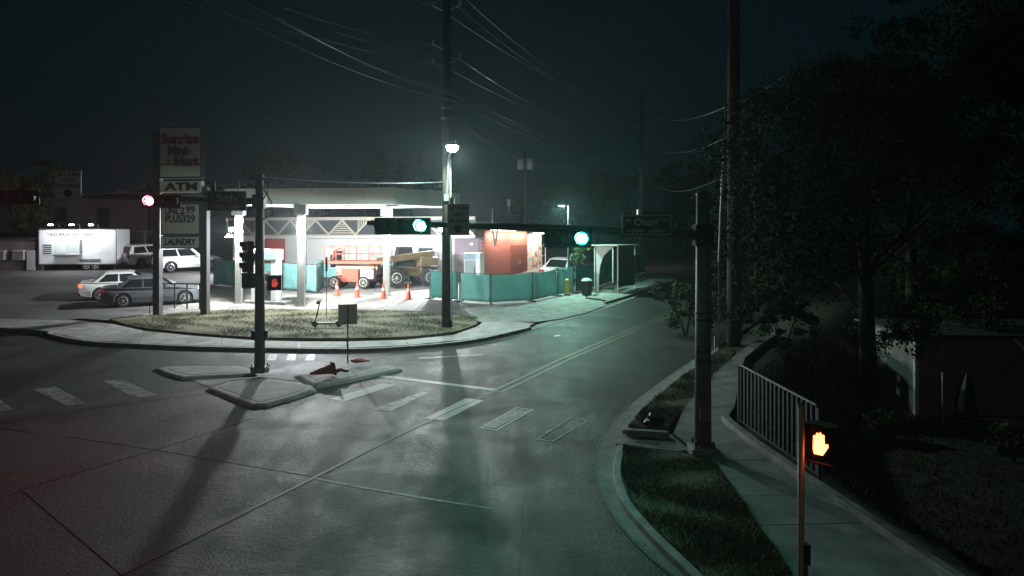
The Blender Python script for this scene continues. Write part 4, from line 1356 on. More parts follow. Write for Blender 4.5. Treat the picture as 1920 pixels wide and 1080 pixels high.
MB().bx(-.2, .17, -.17, .17, armz - .22, armz + .22).build('arm_clamp', galv, sp, bevel=.02)
MB().path([(.12, -.1, top - .05), (.3, -.18, top - .25), (.32, -.2, top - .5), (.14, -.14, top - .75)], .02).build('cable_loop', rubber, sp)
MB().path([(.13, -.1, top - .35), (.42, -.2, top - .8), (.5, -.2, top - 1.2), (.15, -.14, top - 1.35)], .022).build('cable_loop', rubber, sp)
for x, nm in ((-.2, 'push_button'), (.2, 'push_button')):
    MB().bx(x - .05, x + .05, -.08, .08, 1.0, 1.3).build(nm, sign_black, sp, bevel=.01)
MB().bx(-.1, .1, -.19, -.165, .5, .8).build('hand_hole_cover', galv, sp)
def on_arm(px, t_y=None):
    """point on the arm at pixel column px"""
    A = b + Vector((0, 0, armz)); E = b + arm_end
    lo, hi = 0, 1
    for _ in range(40):
        m_ = (lo + hi) / 2
        p = A.lerp(E, m_)
        if 960 + F_PX * p.x / p.y > px: lo = m_
        else: hi = m_
    return A.lerp(E, lo)
ra = math.atan2(arm_end.y, arm_end.x) - math.pi
p = on_arm(312)
signal_head('horizontal signal showing red beside the shop sign', p + Vector((0, -.36, -.08)), ra, 3, 0, red_lit)
p = on_arm(36)
signal_head('horizontal signal showing red at the left end of the arm', p + Vector((0, -.36, -.08)), ra, 4, 0, red_lit)
p = on_arm(133); p.z = at(133, 347, p.y).z
turn_sign('white left turn yield sign above the left signal arm', p + Vector((0, -.16, 0)), ra, .72, .86)
p = on_arm(429); p.z = at(429, 377, p.y).z
street_sign('dark 5th street name sign hanging from the left signal arm', p + Vector((0, -.2, 0)), ra, 1.18, .62, '5th', '<2300  2400>', ('S', 'ST'))
# side-mounted heads
p = at(461, 482, b.y)
s_ = signal_head('upright signal seen from the side on the island pole', Vector((b.x - .38, b.y - .05, p.z)), R(-72), 3, 0, emitter('red_signal_side_glow', (1, .12, .1), 1.5), True)
MB().bx(-.04, .04, .2, .36, .3, .36).build('bracket', galv, s_)
def ped_head(label, loc, rz, litm, cat='pedestrian signal'):
    root = thing('pedestrian_signal', label, cat, loc, rz)
    MB().bx(-.215, .215, .0, .2, -.235, .235).build('housing', signal_black, root, bevel=.03)
    for (x0, x1, z0, z1) in ((-.23, .23, .22, .24), (-.23, .23, -.24, -.22), (-.24, -.22, -.22, .22), (.22, .24, -.22, .22)):
        MB().bx(x0, x1, -.08, -.001, z0, z1).build('visor', signal_black, root)
    MB().bx(-.2, .2, -.012, -.001, -.21, .21).build('face', mat('ped_face', (.015, .012, .012), .3), root)
    # raised hand: palm, fingers and thumb
    mb = MB()
    M = Matrix.Rotation(R(90), 4, 'X')
    palm = [(-.075, -.135), (.035, -.135), (.065, -.09), (.11, -.02), (.1, .012), (.075, .005), (.06, -.02), (.06, .04), (-.085, .04), (-.09, -.08)]
    mb.prism(palm, .013, .016, M)
    for x, hgt in ((-.083, .09), (-.045, .125), (-.007, .135), (.03, .115)):
        mb.prism([(x - .002, .041), (x + .026, .041), (x + .026, hgt - .008), (x + .018, hgt), (x + .006, hgt), (x - .002, hgt - .008)], .013, .016, M)
    mb.build('hand_symbol', litm, root)
    MB().bx(-.04, .04, .2, .3, -.06, .06).build('bracket', galv, root)
    return root
ped_head('pedestrian signal with dim red hand on the right of the island pole', Vector((b.x + .48, b.y - .02, at(0, 530, b.y).z)), R(24), emitter('dim_hand_glow', (1, .12, .08), .5))
ped_head('dark pedestrian signal on the left of the island pole', Vector((b.x - .4, b.y - .02, at(0, 526, b.y).z)), R(-50), mat('hand_off', (.05, .02, .02), .4))

# ---- mast arm pole on the right corner
b2 = G(1318, 856, KH)
sp2 = thing('signal_pole', 'weathered grey signal pole with long arm on the right corner', 'signal pole', b2)
top = pz(366, b2.y) - b2.z
MB().bx(-.3, .3, -.3, .3, -.1, .1).build('footing', kerb_concrete, sp2, bevel=.03)
MB().bx(-.24, .24, -.24, .24, .1, .14).build('base_plate', galv, sp2)
for x in (-.19, .19):
    for y in (-.19, .19):
        MB().tube((x, y, .14), (x, y, .24), .028, n=6).build('anchor_nut', dark_steel, sp2)
MB().tube((0, 0, .14), (0, 0, top), .19, .145, 18).build('pole', galv, sp2, smooth_=True)
MB().lathe([(.16, top), (.16, top + .04), (.02, top + .1)], 14).build('cap', dark_steel, sp2)
for z in (2.0, 2.2, 2.9, 3.05):
    MB().lathe([(.188, z), (.188, z + .03)], 16).build('band_clamp', dark_steel, sp2)
armz2 = pz(441, b2.y) - b2.z
end2 = at(690, 418, 20.6) - b2
MB().path([(0, 0, armz2), end2 * .5 + Vector((0, 0, armz2 * .5 + .03)), end2], [.12, .09, .06], 12).build('mast_arm', galv, sp2, smooth_=True)
MB().bx(-.2, .2, -.2, .2, armz2 - .24, armz2 + .24).build('arm_clamp', mat('clamp_dull_grey', (.06, .06, .058), .95, spec=.1), sp2, bevel=.02)
MB().bx(-.12, .12, -.22, -.19, .7, 1.0).build('hand_hole_cover', galv, sp2)
def on_arm2(px):
    A = b2 + Vector((0, 0, armz2)); E = b2 + end2
    lo, hi = 0, 1
    for _ in range(40):
        m_ = (lo + hi) / 2
        p = A.lerp(E, m_)
        if 960 + F_PX * p.x / p.y > px: lo = m_
        else: hi = m_
    return A.lerp(E, lo)
ra2 = math.atan2(end2.y, end2.x) - math.pi
for px, py, n, lab in ((757, 424, 4, 'horizontal signal showing green before the canopy'), (1062, 447, 3, 'horizontal signal showing green over the street beside the bus shelter')):
    p = on_arm2(px); p.z = at(0, py, p.y).z
    signal_head(lab, p + Vector((0, -.36, 0)), ra2 * .4, n, n - 1, green_lit)
p = on_arm2(860); p.z = at(0, 412, p.y).z
turn_sign('left turn yield sign beside the green signal on the right arm', p + Vector((0, -.16, 0)), ra2, .58, .76)
p = on_arm2(1209); p.z = at(0, 422, p.y).z
street_sign('dark Oltorf street name sign hanging from the right signal arm', p + Vector((0, -.2, 0)), ra2, 1.12, .46, 'Oltorf', '<500  600>', ('W', 'ST'))
p = on_arm2(848)
dt = thing('vehicle_detector', 'small pale detector box on the right signal arm above the turn sign', 'detector', p + Vector((0, 0, .08)))
MB().bar((0, 0, 0), (0, 0, .45), .03).build('stem', galv, dt)
MB().bx(-.05, .05, -.12, .1, .42, .62).build('housing', white_metal, dt, bevel=.02)
p = on_arm2(1199)
dt = thing('vehicle_detector', 'small pale detector box above the Oltorf sign', 'detector', p + Vector((0, 0, .08)))
MB().bar((0, 0, 0), (0, 0, .3), .03).build('stem', galv, dt)
MB().bx(-.05, .05, -.12, .1, .28, .46).build('housing', white_metal, dt, bevel=.02)

# ---- near pedestrian signal post
p = Vector(((1502 - 960) * 9.8 / F_PX, 9.8, 0)); p.z = plane_z(9.8) + KH
pp = thing('signal_post', 'slim pale post of the near pedestrian signal at the bottom right', 'post', p)
ptop = at(0, 762, 9.8).z - p.z
MB().tube((0, 0, 0), (0, 0, ptop), .038, n=14).build('post', mat('tan_post', (.3, .24, .17), .5), pp, smooth_=True)
MB().lathe([(.046, ptop), (.046, ptop + .03), (.01, ptop + .05)], 12).build('cap', galv, pp)
MB().lathe([(.1, -.02), (.1, .1), (.06, .16)], 12).build('base', galv, pp)
MB().bx(.035, .1, -.06, .06, 1.25, 1.5).build('push_button', sign_black, pp, bevel=.01)
MB().bx(.035, .07, -.05, .05, 1.05, 1.24).build('button_sign', yellow_paint, pp)
ped_head('pedestrian signal with bright orange raised hand at the lower right', Vector((p.x + .23, 9.78, at(0, 831, 9.8).z)), R(-50), hand_lit)
lm = at(1530, 831, 9.55)

# ---- shop sign on two posts
b3 = G(338, 593)
b3.z = plane_z(b3.y) + .1
ss = thing('pylon_sign', 'tall shop sign on two posts above the grass verge', 'sign', b3, R(-8))
S = F_PX / b3.y
def sx_(px): return (px - 338) / S
def sz_(py): return at(0, py, b3.y).z - b3.z
sign_post_m = mat('sign_post', (.035, .033, .033), .6, col2=(.055, .05, .05), vscale=3)
MB().bx(sx_(286), sx_(299), -.15, .17, -.1, sz_(246)).build('post', sign_post_m, ss, bevel=.01)
MB().bx(sx_(381), sx_(394), -.15, .17, -.1, sz_(350)).build('post', sign_post_m, ss, bevel=.01)
MB().bx(sx_(300.5), sx_(384), -.2, .15, sz_(335), sz_(238)).build('cabinet', dark_steel, ss, bevel=.01)
pn = MB().bx(sx_(303), sx_(382), -.215, -.202, sz_(307), sz_(241)).build('sign_face', sign_cream, ss)
MB().bx(sx_(303), sx_(382), -.215, -.202, sz_(332), sz_(310)).build('sign_face', sign_cream, ss)
for t, px, py, w, szv in (('Sunrise', 343, 262, 76, .62), ('Mini-', 341, 284, 46, .56), ('Mart', 355, 304, 50, .56)):
    text('lettering', t, szv, sign_red, ss, (sx_(px), -.222, sz_(py)), w / S, .035, .006)
mbs = MB()
for k in range(9):
    a0 = math.pi * k / 9 + .06; a1 = a0 + .2
    cx, cz = sx_(320), sz_(306)
    mbs.add([(cx + .16 * math.cos(a0), -.223, cz + .16 * math.sin(a0)), (cx + .16 * math.cos(a1), -.223, cz + .16 * math.sin(a1)), (cx + .3 * math.cos((a0 + a1) / 2), -.223, cz + .3 * math.sin((a0 + a1) / 2))], [(0, 1, 2)])
mbs.prism([(cx + .14 * math.cos(math.pi * k / 12), cz + .14 * math.sin(math.pi * k / 12)) for k in range(13)], .218, .224, Matrix.Rotation(R(90), 4, 'X'))
mbs.build('sun_emblem', mat('sun_red', (.5, .09, .04), .5), ss)
MB().bx(sx_(301), sx_(384), -.19, .1, sz_(361), sz_(340)).build('atm_cabinet', sign_white if False else sign_cream, ss, bevel=.01)
text('lettering', 'ATM', .5, sign_black, ss, (sx_(345), -.196, sz_(351)), 66 / S, .02, .005)
MB().bx(sx_(303), sx_(386), -.17, .1, sz_(378), sz_(363)).build('letter_board', mat('letter_board', (.2, .17, .16), .6), ss)
text('lettering', 'Propano Gas Cambio', .2, sign_cream, ss, (sx_(346), -.176, sz_(370)), 76 / S, .004, .004)
MB().bx(sx_(303), sx_(382), -.18, .1, sz_(441), sz_(381)).build('price_cabinet', dark_steel, ss, bevel=.01)
MB().bx(sx_(306), sx_(379), -.195, -.182, sz_(438), sz_(384)).build('price_face', sign_cream, ss)
for t, px, py, w in (('UNL', 326, 396, 28), ('2', 347, 396, 9), ('99', 363, 394, 18), ('PLUS', 329, 411, 33), ('329', 359, 411, 26)):
    text('lettering', t, .46, sign_black, ss, (sx_(px), -.2, sz_(py)), w / S, .012, .005)
MB().bx(sx_(303), sx_(381), -.18, .1, sz_(466), sz_(442.5)).build('laundry_cabinet', dark_steel, ss, bevel=.01)
MB().bx(sx_(305), sx_(379), -.195, -.182, sz_(464), sz_(444.5)).build('laundry_face', sign_white, ss)
text('lettering', 'LAUNDRY', .4, sign_black, ss, (sx_(342), -.2, sz_(454)), 62 / S, .014, .005)
MB().path([(sx_(288), -.18, .9), (sx_(284), -.3, .4), (sx_(283), -.28, .0)], .02).build('cable', rubber, ss)
# black rail between the posts
rl = thing('hand_rail', 'black pipe rail standing behind the shop sign posts', 'rail', G(340, 581, .04), R(-8))
for x in (-1.0, -.35, .3, .95):
    MB().bar((x, 0, 0), (x, 0, 1.25), .05).build('post', black_paint, rl)
for z in (.35, 1.23):
    MB().bar((-1.1, 0, z), (1.1, 0, z), .05).build('rail', black_paint, rl)

# ---- railing on the right sidewalk
ra_, rb_ = GT(1386, 793, KH), GT(1536, 898, KH)
vr = rb_ - ra_
rail_m = mat('railing_grey', (.04, .043, .053), .6, .2)
rr_ = thing('railing', 'grey picket railing on the edge of the right sidewalk', 'railing', (ra_.x, ra_.y, plane_z(ra_.y) + KH - .05), math.atan2(vr.y, vr.x))
Lr = vr.length; sl_ = (plane_z(rb_.y) - plane_z(ra_.y)) / Lr
hr = 1.5
for k in range(19):
    x = .1 + (Lr - .2) * k / 18
    MB().bx(x - .035, x + .035, -.012, .012, .1 + sl_ * x, hr + sl_ * x - .02).build('picket', rail_m, rr_)
for x in (0, Lr):
    MB().bx(x - .03, x + .03, -.035, .035, -.05 + sl_ * x, hr + sl_ * x - .03).build('post', rail_m, rr_)
MB().path([(0, 0, hr - .25), (.02, 0, hr - .06), (.12, 0, hr + .0)] + [(x_, 0, hr + sl_ * x_) for x_ in (Lr * .5, Lr - .3, Lr - .1)] + [(Lr - .01, 0, hr + sl_ * Lr - .08), (Lr, 0, hr + sl_ * Lr - .28)], .035, 8).build('top_rail', rail_m, rr_)
MB().bar((0, 0, .13), (Lr, 0, .13 + sl_ * Lr), .05, .04).build('bottom_rail', rail_m, rr_)

# ---- island sign seen from behind
bs = G(652, 690, .155)
isg = thing('island_sign', 'blank backed sign plate on a thin post on the traffic island', 'sign', bs, R(12))
MB().bar((0, 0, 0), (0, 0, 1.9), .05).build('post', galv, isg)
MB().bx(-.31, .31, .026, .036, 1.28, 1.95).build('sign_plate', mat('sign_back', (.75, .75, .7), .5), isg)
for z in (1.4, 1.8):
    MB().tube((0, -.03, z), (0, .04, z), .015, n=6).build('bolt', dark_steel, isg)
# fallen cone and sandbag
fc = thing('fallen_cone', 'crushed red traffic cone lying on its side on the island', 'traffic cone', G(618, 712, .165), R(20))
M = Matrix.Translation((0, 0, .16)) @ Matrix.Rotation(R(-98), 4, 'Y') @ Matrix.Rotation(R(12), 4, 'X')
red_rub = mat('faded_red_plastic', (.42, .05, .05), .6, col2=(.3, .035, .035), vscale=4)
MB().lathe([(.17, -.1), (.13, .1), (.08, .4), (.035, .62)], 14, M).build('cone', red_rub, fc)
MB().bx(-.2, .2, -.2, .2, -.14, -.1, M).build('base', rubber, fc, bevel=.02)
MB().path([(.2, .02, .08), (.35, .08, .12), (.5, .12, .06), (.62, .15, .05)], [.07, .06, .05, .03]).build('torn_piece', red_rub, fc)
sb = thing('sandbag', 'flattened orange red sandbag at the foot of the island sign', 'sandbag', G(672, 689, .155), R(8))
mb = MB()
for j in range(7):
    for i in range(10):
        a = 2 * math.pi * i / 10; ph = math.pi * j / 6
        mb.v.append((.27 * math.sin(ph) * math.cos(a) * (1 + .1 * math.sin(3 * a)), .16 * math.sin(ph) * math.sin(a), max(0, .07 + .07 * math.cos(ph) * (1 + .3 * math.sin(2 * a)))))
for j in range(6):
    for i in range(10):
        mb.f.append((j * 10 + i, j * 10 + (i + 1) % 10, (j + 1) * 10 + (i + 1) % 10, (j + 1) * 10 + i))
mb.build('bag', mat('sandbag_red', (.5, .13, .1), .8, col2=(.4, .09, .07), vscale=8), sb, smooth_=True)
MB().path([(.25, 0, .05), (.33, .02, .06), (.36, .05, .03)], .025).build('tied_end', mat('sandbag_red', (.5, .13, .1), .8), sb)

# ---- electric scooter on the verge
q = G(613, 620, .15)
sc = thing('electric_scooter', 'black electric kick scooter standing on the grass verge', 'scooter', q, R(-4))
for x in (-.52, .5):
    M = Matrix.Translation((x, 0, .12)) @ Matrix.Rotation(R(90), 4, 'X')
    w = MB().lathe([(.06, -.03), (.11, -.03), (.12, 0), (.11, .03), (.06, .03)], 16, M).build('wheel', rubber, sc)
    MB().lathe([(.06, -.02), (.06, .02)], 12, M).build('hub', galv, w)
MB().bx(-.4, .45, -.08, .08, .12, .19).build('deck', black_paint, sc, bevel=.02)
MB().path([(-.52, 0, .14), (-.48, 0, .3), (-.28, 0, 1.1)], .028).build('stem', black_paint, sc)
MB().path([(-.28, -.24, 1.12), (-.28, 0, 1.14), (-.28, .24, 1.12)], .018).build('handlebar', black_paint, sc)
MB().bx(-.44, -.34, -.03, .03, .95, 1.08).build('display', black_paint, sc)
for y in (-.2, .2):
    MB().tube((-.28, y, 1.12), (-.28, y * 1.3, 1.12), .024, n=8).build('grip', rubber, sc)
MB().path([(.36, 0, .2), (.5, 0, .27), (.62, 0, .22)], .03).build('rear_mudguard', black_paint, sc)
MB().bar((.05, .05, .14), (.12, .22, 0), .02).build('kickstand', galv, sc)
# slim marker stake
q = G(612, 600, .14)
mk_ = thing('marker_stake', 'thin dark stake with flat tip standing behind the scooter', 'stake', q)
MB().tube((0, 0, 0), (0, 0, 2.1), .018, n=8).build('rod', dark_steel, mk_)
MB().bx(-.05, .05, -.012, .012, 2.05, 2.68).build('flat_tip', black_paint, mk_, bevel=.01)
# debris on the far verge end
q = GT(1226, 797, KH)
db = thing('black_bag', 'small black bag lying on the end of the right grass strip', 'bag', (q.x, q.y, plane_z(q.y) + KH))
mb = MB()
for j in range(7):
    for i in range(12):
        a = 2 * math.pi * i / 12; ph = math.pi * j / 6
        k = 1 + .22 * math.sin(3 * a + j) + .15 * math.sin(5 * a)
        mb.v.append((.26 * math.sin(ph) * math.cos(a) * k, .17 * math.sin(ph) * math.sin(a) * k, max(-.01, .08 + .1 * math.cos(ph) * k)))
for j in range(6):
    for i in range(12):
        mb.f.append((j * 12 + i, j * 12 + (i + 1) % 12, (j + 1) * 12 + (i + 1) % 12, (j + 1) * 12 + i))
mb.build('bag', mat('black_plastic', (.012, .012, .012), .35), db)
MB().path([(0, 0, .16), (-.04, .02, .24), (-.1, 0, .27)], [.05, .03, .045]).build('knot', mat('black_plastic', (.012, .012, .012), .35), db)

# ---- bus stop: shelter, bin, yellow post guard, lamp pole
q = G(1126, 552, .14)
bsx = thing('bus_shelter', 'pale bus shelter with curved side support beyond the fence', 'bus shelter', q, R(-30))
shm = mat('shelter_paint', (.55, .55, .5), .5)
for y in (0, 2.6):
    mb = MB()
    ctr = []
    prof = [(-.22, 0), (-.1, 0), (-.08, .9), (.0, 1.5), (.2, 2.0), (.55, 2.35), (.75, 2.45), (.75, 2.55), (-.25, 2.55)]
    mb.prism(prof, -.05, .05, Matrix.Translation((0, y, 0)) @ Matrix.Rotation(R(90), 4, 'X'))
    if y == 0:
        mb.build('curved_support', shm, bsx)
    MB().bar((-.35, y, 0), (-.35, y, 2.5), .06).build('post', shm, bsx)
MB().bx(-.5, 1.15, -.3, 2.9, 2.553, 2.62).build('roof', shm, bsx, bevel=.02)
MB().bx(.3, .55, .6, 2.2, .42, .47).build('bench', dark_steel, bsx)
for y in (.8, 2.0):
    MB().bar((.42, y, 0), (.42, y, .42), .05).build('bench_leg', dark_steel, bsx)
fr = MB().bx(1.0, 1.05, 0.05, 2.55, .3, 2.0).build('glass_panel', mat('shelter_glass', (.03, .05, .05), .1), bsx)
for y in (.02, 2.58):
    MB().bar((1.025, y, 0), (1.025, y, 2.55), .06).build('post', shm, bsx)
q = G(1100, 556, .06)
tb = thing('litter_bin', 'dark slatted litter bin with domed lid beside the bus shelter', 'litter bin', q)
MB().lathe([(.24, .03), (.26, .4), (.26, .72)], 14).build('body', mat('bin_green', (.05, .08, .08), .5), tb)
for k in range(14):
    a = 2 * math.pi * k / 14
    MB().bar((.27 * math.cos(a), .27 * math.sin(a), .04), (.285 * math.cos(a), .285 * math.sin(a), .74), .05, .015, Vector((math.cos(a), math.sin(a), 0))).build('slat', dark_steel, tb)
MB().lathe([(.31, .78), (.32, .82), (.2, .92), (.05, .96)], 16).build('lid', mat('bin_lid', (.4, .42, .4), .5), tb)
for k in range(4):
    a = math.pi / 4 + k * math.pi / 2
    MB().bar((.26 * math.cos(a), .26 * math.sin(a), .7), (.29 * math.cos(a), .29 * math.sin(a), .8), .03).build('lid_post', dark_steel, tb)
q = G(1063, 555, .05)
yb = thing('bollard', 'yellow bollard sleeve at the end of the screened fence', 'bollard', q)
MB().lathe([(.14, -.02), (.14, .75), (.12, .84), (.04, .9)], 14).build('sleeve', mat('bollard_yellow', (.55, .42, .05), .5), yb, smooth_=False)
MB().lathe([(.16, -.03), (.16, .05)], 14).build('base_ring', kerb_concrete, yb)
q = G(1066, 549, .05)
lp = thing('lamp_pole', 'slender dark lamp pole with small lit head above the bollard', 'street lamp', q)
ht = at(0, 386, q.y).z - q.z
MB().tube((0, 0, 0), (0, 0, ht), .07, .05, 10).build('pole', dark_steel, lp)
MB().bar((.05, 0, ht), (-.55, 0, ht), .05).build('arm', galv, lp)
MB().bx(-.62, -.2, -.12, .12, ht + .0, ht + .1).build('lamp_head', galv, lp, bevel=.02)
MB().bx(-.58, -.24, -.1, .1, ht - .02, ht - .002).build('lens', emitter('small_lamp_glow', (.85, 1, .95), 6), lp)
l = lamp('lamp', 'AREA', q + Vector((-.4, 0, ht - .06)), 1000, (.5, 1, .8), q + Vector((.6, -2.4, 0)), size=.3, size_y=.2)
l.parent = lp; l.matrix_parent_inverse = lp.matrix_basis.inverted()
MB().bx(-.3, .25, -.05, .05, ht - 1.5, ht - 1.1).build('small_sign', mat('pole_placard', (.4, .4, .38), .6), lp)
# ================================================================== UTILITY POLES AND WIRES
def tall_pole(label, base, top, r0, r1, arms=(), name='utility_pole', rz=0, m=None):
    root = thing(name, label, 'utility pole', base, rz)
    MB().tube((0, 0, -.1), (0, 0, top - base.z), r0, r1, 14).build('pole', m or wood_pole, root, smooth_=True)
    for z, half, kind in arms:
        zz = z - base.z
        MB().bar((-half, -.2, zz), (half, -.2, zz), .1, .12).build('crossarm', mat('crossarm_wood', (.13, .12, .11), .8), root)
        for s in (-1, 1):
            MB().bar((s * half * .6, -.2, zz - .05), (0, -.15, zz - .6), .03).build('arm_brace', galv, root)
        for x in ((-half + .08), -half * .4, half * .45, half - .08):
            MB().lathe([(.04, zz + .06), (.06, zz + .1), (.04, zz + .16), (.055, zz + .2), (.02, zz + .26)], 8, Matrix.Translation((x, -.2, 0))).build('insulator', mat('insulator_grey', (.35, .36, .37), .3), root)
    return root
bp_ = G(838, 619, .12)
up = tall_pole('tall dark utility pole carrying the street lamp on the grass tip', bp_, at(0, -70, bp_.y).z, .225, .16)
Hp = lambda y: at(0, y, bp_.y).z - bp_.z
for y, s in ((12, -1), (10, 1), (84, -1), (110, 1), (118, -1)):
    M = Matrix.Translation((0, 0, Hp(y)))
    MB().bar((0, 0, Hp(y) - .25), (s * .55, -.1, Hp(y)), .05).build('insulator_bracket', galv, up)
    MB().lathe([(.035, 0), (.06, .04), (.035, .09), (.06, .14), (.03, .2)], 8, Matrix.Translation((s * .55, -.1, Hp(y)))).build('insulator', mat('insulator_grey', (.35, .36, .37), .3), up)
MB().path([(.18, -.12, .3), (.17, -.12, 3), (.15, -.11, 7.0)], .035).build('conduit', mat('conduit_grey', (.3, .3, .3), .6), up)
for z in (Hp(225), Hp(205)):
    MB().lathe([(.18, z), (.24, z + .03), (.24, z + .08), (.18, z + .1)], 12).build('band', galv, up)
# street lamp on the pole
lampz = Hp(272)
la = thing('street_lamp', 'bright white street lamp on a bracket arm high on the utility pole', 'street lamp', bp_ + Vector((0, 0, Hp(372))))
L0 = at(848, 276, bp_.y - 1.9) - la.location
MB().path([(.0, -.2, 0), (.06, -.35, .8), (.14, -.8, 1.6), L0 + Vector((0, .3, .12))], .04).build('arm', galv, la)
MB().bx(-.1, .1, -.32, .0, -.12, .16).build('clamp', galv, la)
MB().taper((L0.x - .2, L0.x + .2, L0.y - .4, L0.y + .35), (L0.x - .12, L0.x + .12, L0.y - .25, L0.y + .3), L0.z + .06, L0.z + .24).build('lamp_head', galv, la, bevel=.03)
MB().lathe([(.02, -.2), (.14, -.17), (.22, -.07), (.25, .05)], 18, Matrix.Translation(L0)).build('lens', lamp_lit, la, smooth_=True)
lw = la.location + L0
l = lamp('street_lamp_light', 'SPOT', lw + Vector((0, -.02, -.26)), 2500, (.66, 1.0, .9), lw + Vector((-.8, -1.6, -7)), size=.16, spot=180, blend=.06)
l.parent = la; l.matrix_parent_inverse = la.matrix_basis.inverted()

# assumed second street lamp, added out of view to light faces turned to the camera
nb = Vector((-4.0, -9.0, plane_z(-9.0)))
assumed_lamp = thing('street_lamp', 'assumed tall street lamp added out of view on the near corner behind the viewer', 'street lamp', nb)  # assumed, unlike the lamp on the utility pole that shares its name
MB().tube((0, 0, 0), (0, 0, 8.6), .1, .07, 12).build('pole', galv, assumed_lamp)
MB().path([(0, 0, 8.5), (.5, .25, 8.9), (1.9, .6, 9.0)], .04).build('arm', galv, assumed_lamp)
MB().taper((1.7, 2.4, .45, .8), (1.8, 2.3, .5, .75), 8.95, 9.12).build('lamp_head', galv, assumed_lamp, bevel=.03)
MB().bx(1.8, 2.3, .5, .75, 8.9, 8.948).build('lens', emitter('assumed_lamp_glow', (1, .82, .62), 20), assumed_lamp)
l = lamp('street_lamp_light', 'SPOT', nb + Vector((2.05, .62, 8.85)), 800, (1.0, .84, .66), nb + Vector((2.4, 14.0, 0)), size=.16, spot=165, blend=.4)  # unseen source, assumed for the light from the camera side
l.parent = assumed_lamp; l.matrix_parent_inverse = assumed_lamp.matrix_basis.inverted()

# other poles
pr = Vector(((1376 - 960) * 30.5 / F_PX, 30.5, 0)); pr.z = gz(pr.x, pr.y) - .07
tall_pole('thick dark utility pole rising beside the right trees', pr, at(0, -80, pr.y).z, .27, .22)
pf = Vector(((1203 - 960) * 64 / F_PX, 64, 0)); pf.z = plane_z(64)
tall_pole('far utility pole with two short crossarms above the Oltorf sign', pf, at(0, 170, 64).z, .2, .14, ((at(0, 186, 64).z, .78, 0), (at(0, 243, 64).z, .78, 0)))
ph = Vector(((1500 - 960) * 46 / F_PX, 46, 0)); ph.z = gz(ph.x, ph.y) - .07
tall_pole('utility pole with two long crossarms among the right trees', ph, at(0, 130, 46).z, .2, .14, ((at(0, 142, 46).z, .9, 0), (at(0, 208, 46).z, .9, 0)), rz=R(4))
ps = Vector(((1418 - 960) * 42 / F_PX, 42, 0)); ps.z = gz(ps.x, ps.y) - .07
tall_pole('thin bare pole between the two right utility poles', ps, at(0, 175, 42).z, .11, .08)
pt = Vector(((985 - 960) * 70 / F_PX, 70, 0)); pt.z = plane_z(70)
tp = tall_pole('far pole with paired pale transformers behind the brick building', pt, at(0, 285, 70).z, .16, .12)
for x in (-.42, .42):
    z = at(0, 318, 70).z - pt.z
    t_ = MB().lathe([(.26, z), (.28, z + .08), (.28, z + .85), (.2, z + .95)], 12, Matrix.Translation((x, -.3, 0))).build('transformer', mat('transformer_grey', (.4, .42, .42), .5), tp)
    MB().tube((x, -.3, z + .95), (x, -.3, z + 1.15), .04, n=6).build('bushing', galv, t_)
pv = at(954, 381, 60)
vp = thing('roof_vent', 'thin vent mast with box above the brick building roof', 'vent', (pv.x, 60, plane_z(60) + 3.3))
MB().tube((0, 0, -3.3), (0, 0, pv.z - plane_z(60) - 3.3), .05, n=8).build('mast', galv, vp)
MB().bx(-.14, .14, -.1, .1, pv.z - plane_z(60) - 3.5, pv.z - plane_z(60) - 3.0).build('box', galv, vp, bevel=.02)
# guy wire with its pale guard, in front of the thick pole
gy0 = at(1348, 492, 26.5); gy1 = at(1369, -30, 26.9)
gw = thing('guy_wire', 'pale guy wire with plastic guard in front of the thick pole', 'guy wire', gy0)
MB().tube((0, 0, 0), gy1 - gy0, .017, n=6).build('wire', wire_alu, gw)
MB().tube(Vector((0, 0, 0)), (gy1 - gy0) * .33, .045, n=8).build('guard', mat('guy_guard', (.55, .53, .45), .5), gw)
MB().tube(Vector((0, 0, -(gy0.z - gz(gy0.x, gy0.y)))), Vector((0, 0, .02)), .02, n=6).build('anchor_rod', galv, gw)

def wire(label, pts, sag, r=.012, m=None, group='overhead wires', n=14):
    """pts: pixel + depth of the points it hangs between"""
    P = [at(*p) for p in pts]
    out = []
    for k in range(len(P) - 1):
        for q in range(n):
            t = q / n
            p = P[k].lerp(P[k + 1], t); p.z -= sag * 4 * t * (1 - t)
            out.append(p)
    out.append(P[-1])
    o = out[0].copy()
    mb = MB().path([p - o for p in out], r, 5)
    ob = mb.build('overhead_wire', m or wire_alu)
    ob.location = o
    return tag(ob, label, 'wire', group)
Yp = bp_.y
wire('upper strand of the thick cable bundle crossing the whole sky', [(438, -12, 21), (850, 174, Yp - .3), (1212, 322, 63.8)], .3, .036, wire_mat)
wire('middle strand of the thick cable bundle crossing the whole sky', [(446, -14, 21), (850, 180, Yp - .3), (1212, 328, 63.8)], .32, .02, wire_mat)
wire('lower strand of the cable bundle, sagging below the thick one', [(372, -6, 22), (848, 188, Yp - .3), (1210, 335, 63.8)], .38, .013)
wire('long wire from the upper left corner of the sky to the lamp pole', [(318, -8, 23), (600, 72, 28), (824, 121, Yp)], .1, .011)
wire('upper one of three wires reaching the lamp pole from the left', [(535, 15, 27), (815, 84, Yp)], .18, .011)
wire('middle one of three wires reaching the lamp pole from the left', [(630, 61, 27), (860, 110, Yp)], .12, .011)
wire('lowest one of three wires reaching the lamp pole from the left', [(690, 90, 28), (820, 117, Yp)], .06, .011)
wire('wire at the very top left of the lamp pole', [(760, -10, 30), (815, 12, Yp)], .04, .011)
wire('faint telephone wire crossing the sky above the shop sign', [(-30, 108, 40), (824, 218, Yp)], .9, .012, wire_mat)
wire('topmost wire running right from the lamp pole', [(862, -12, Yp), (1182, 188, 63.8)], 1.1, .011)
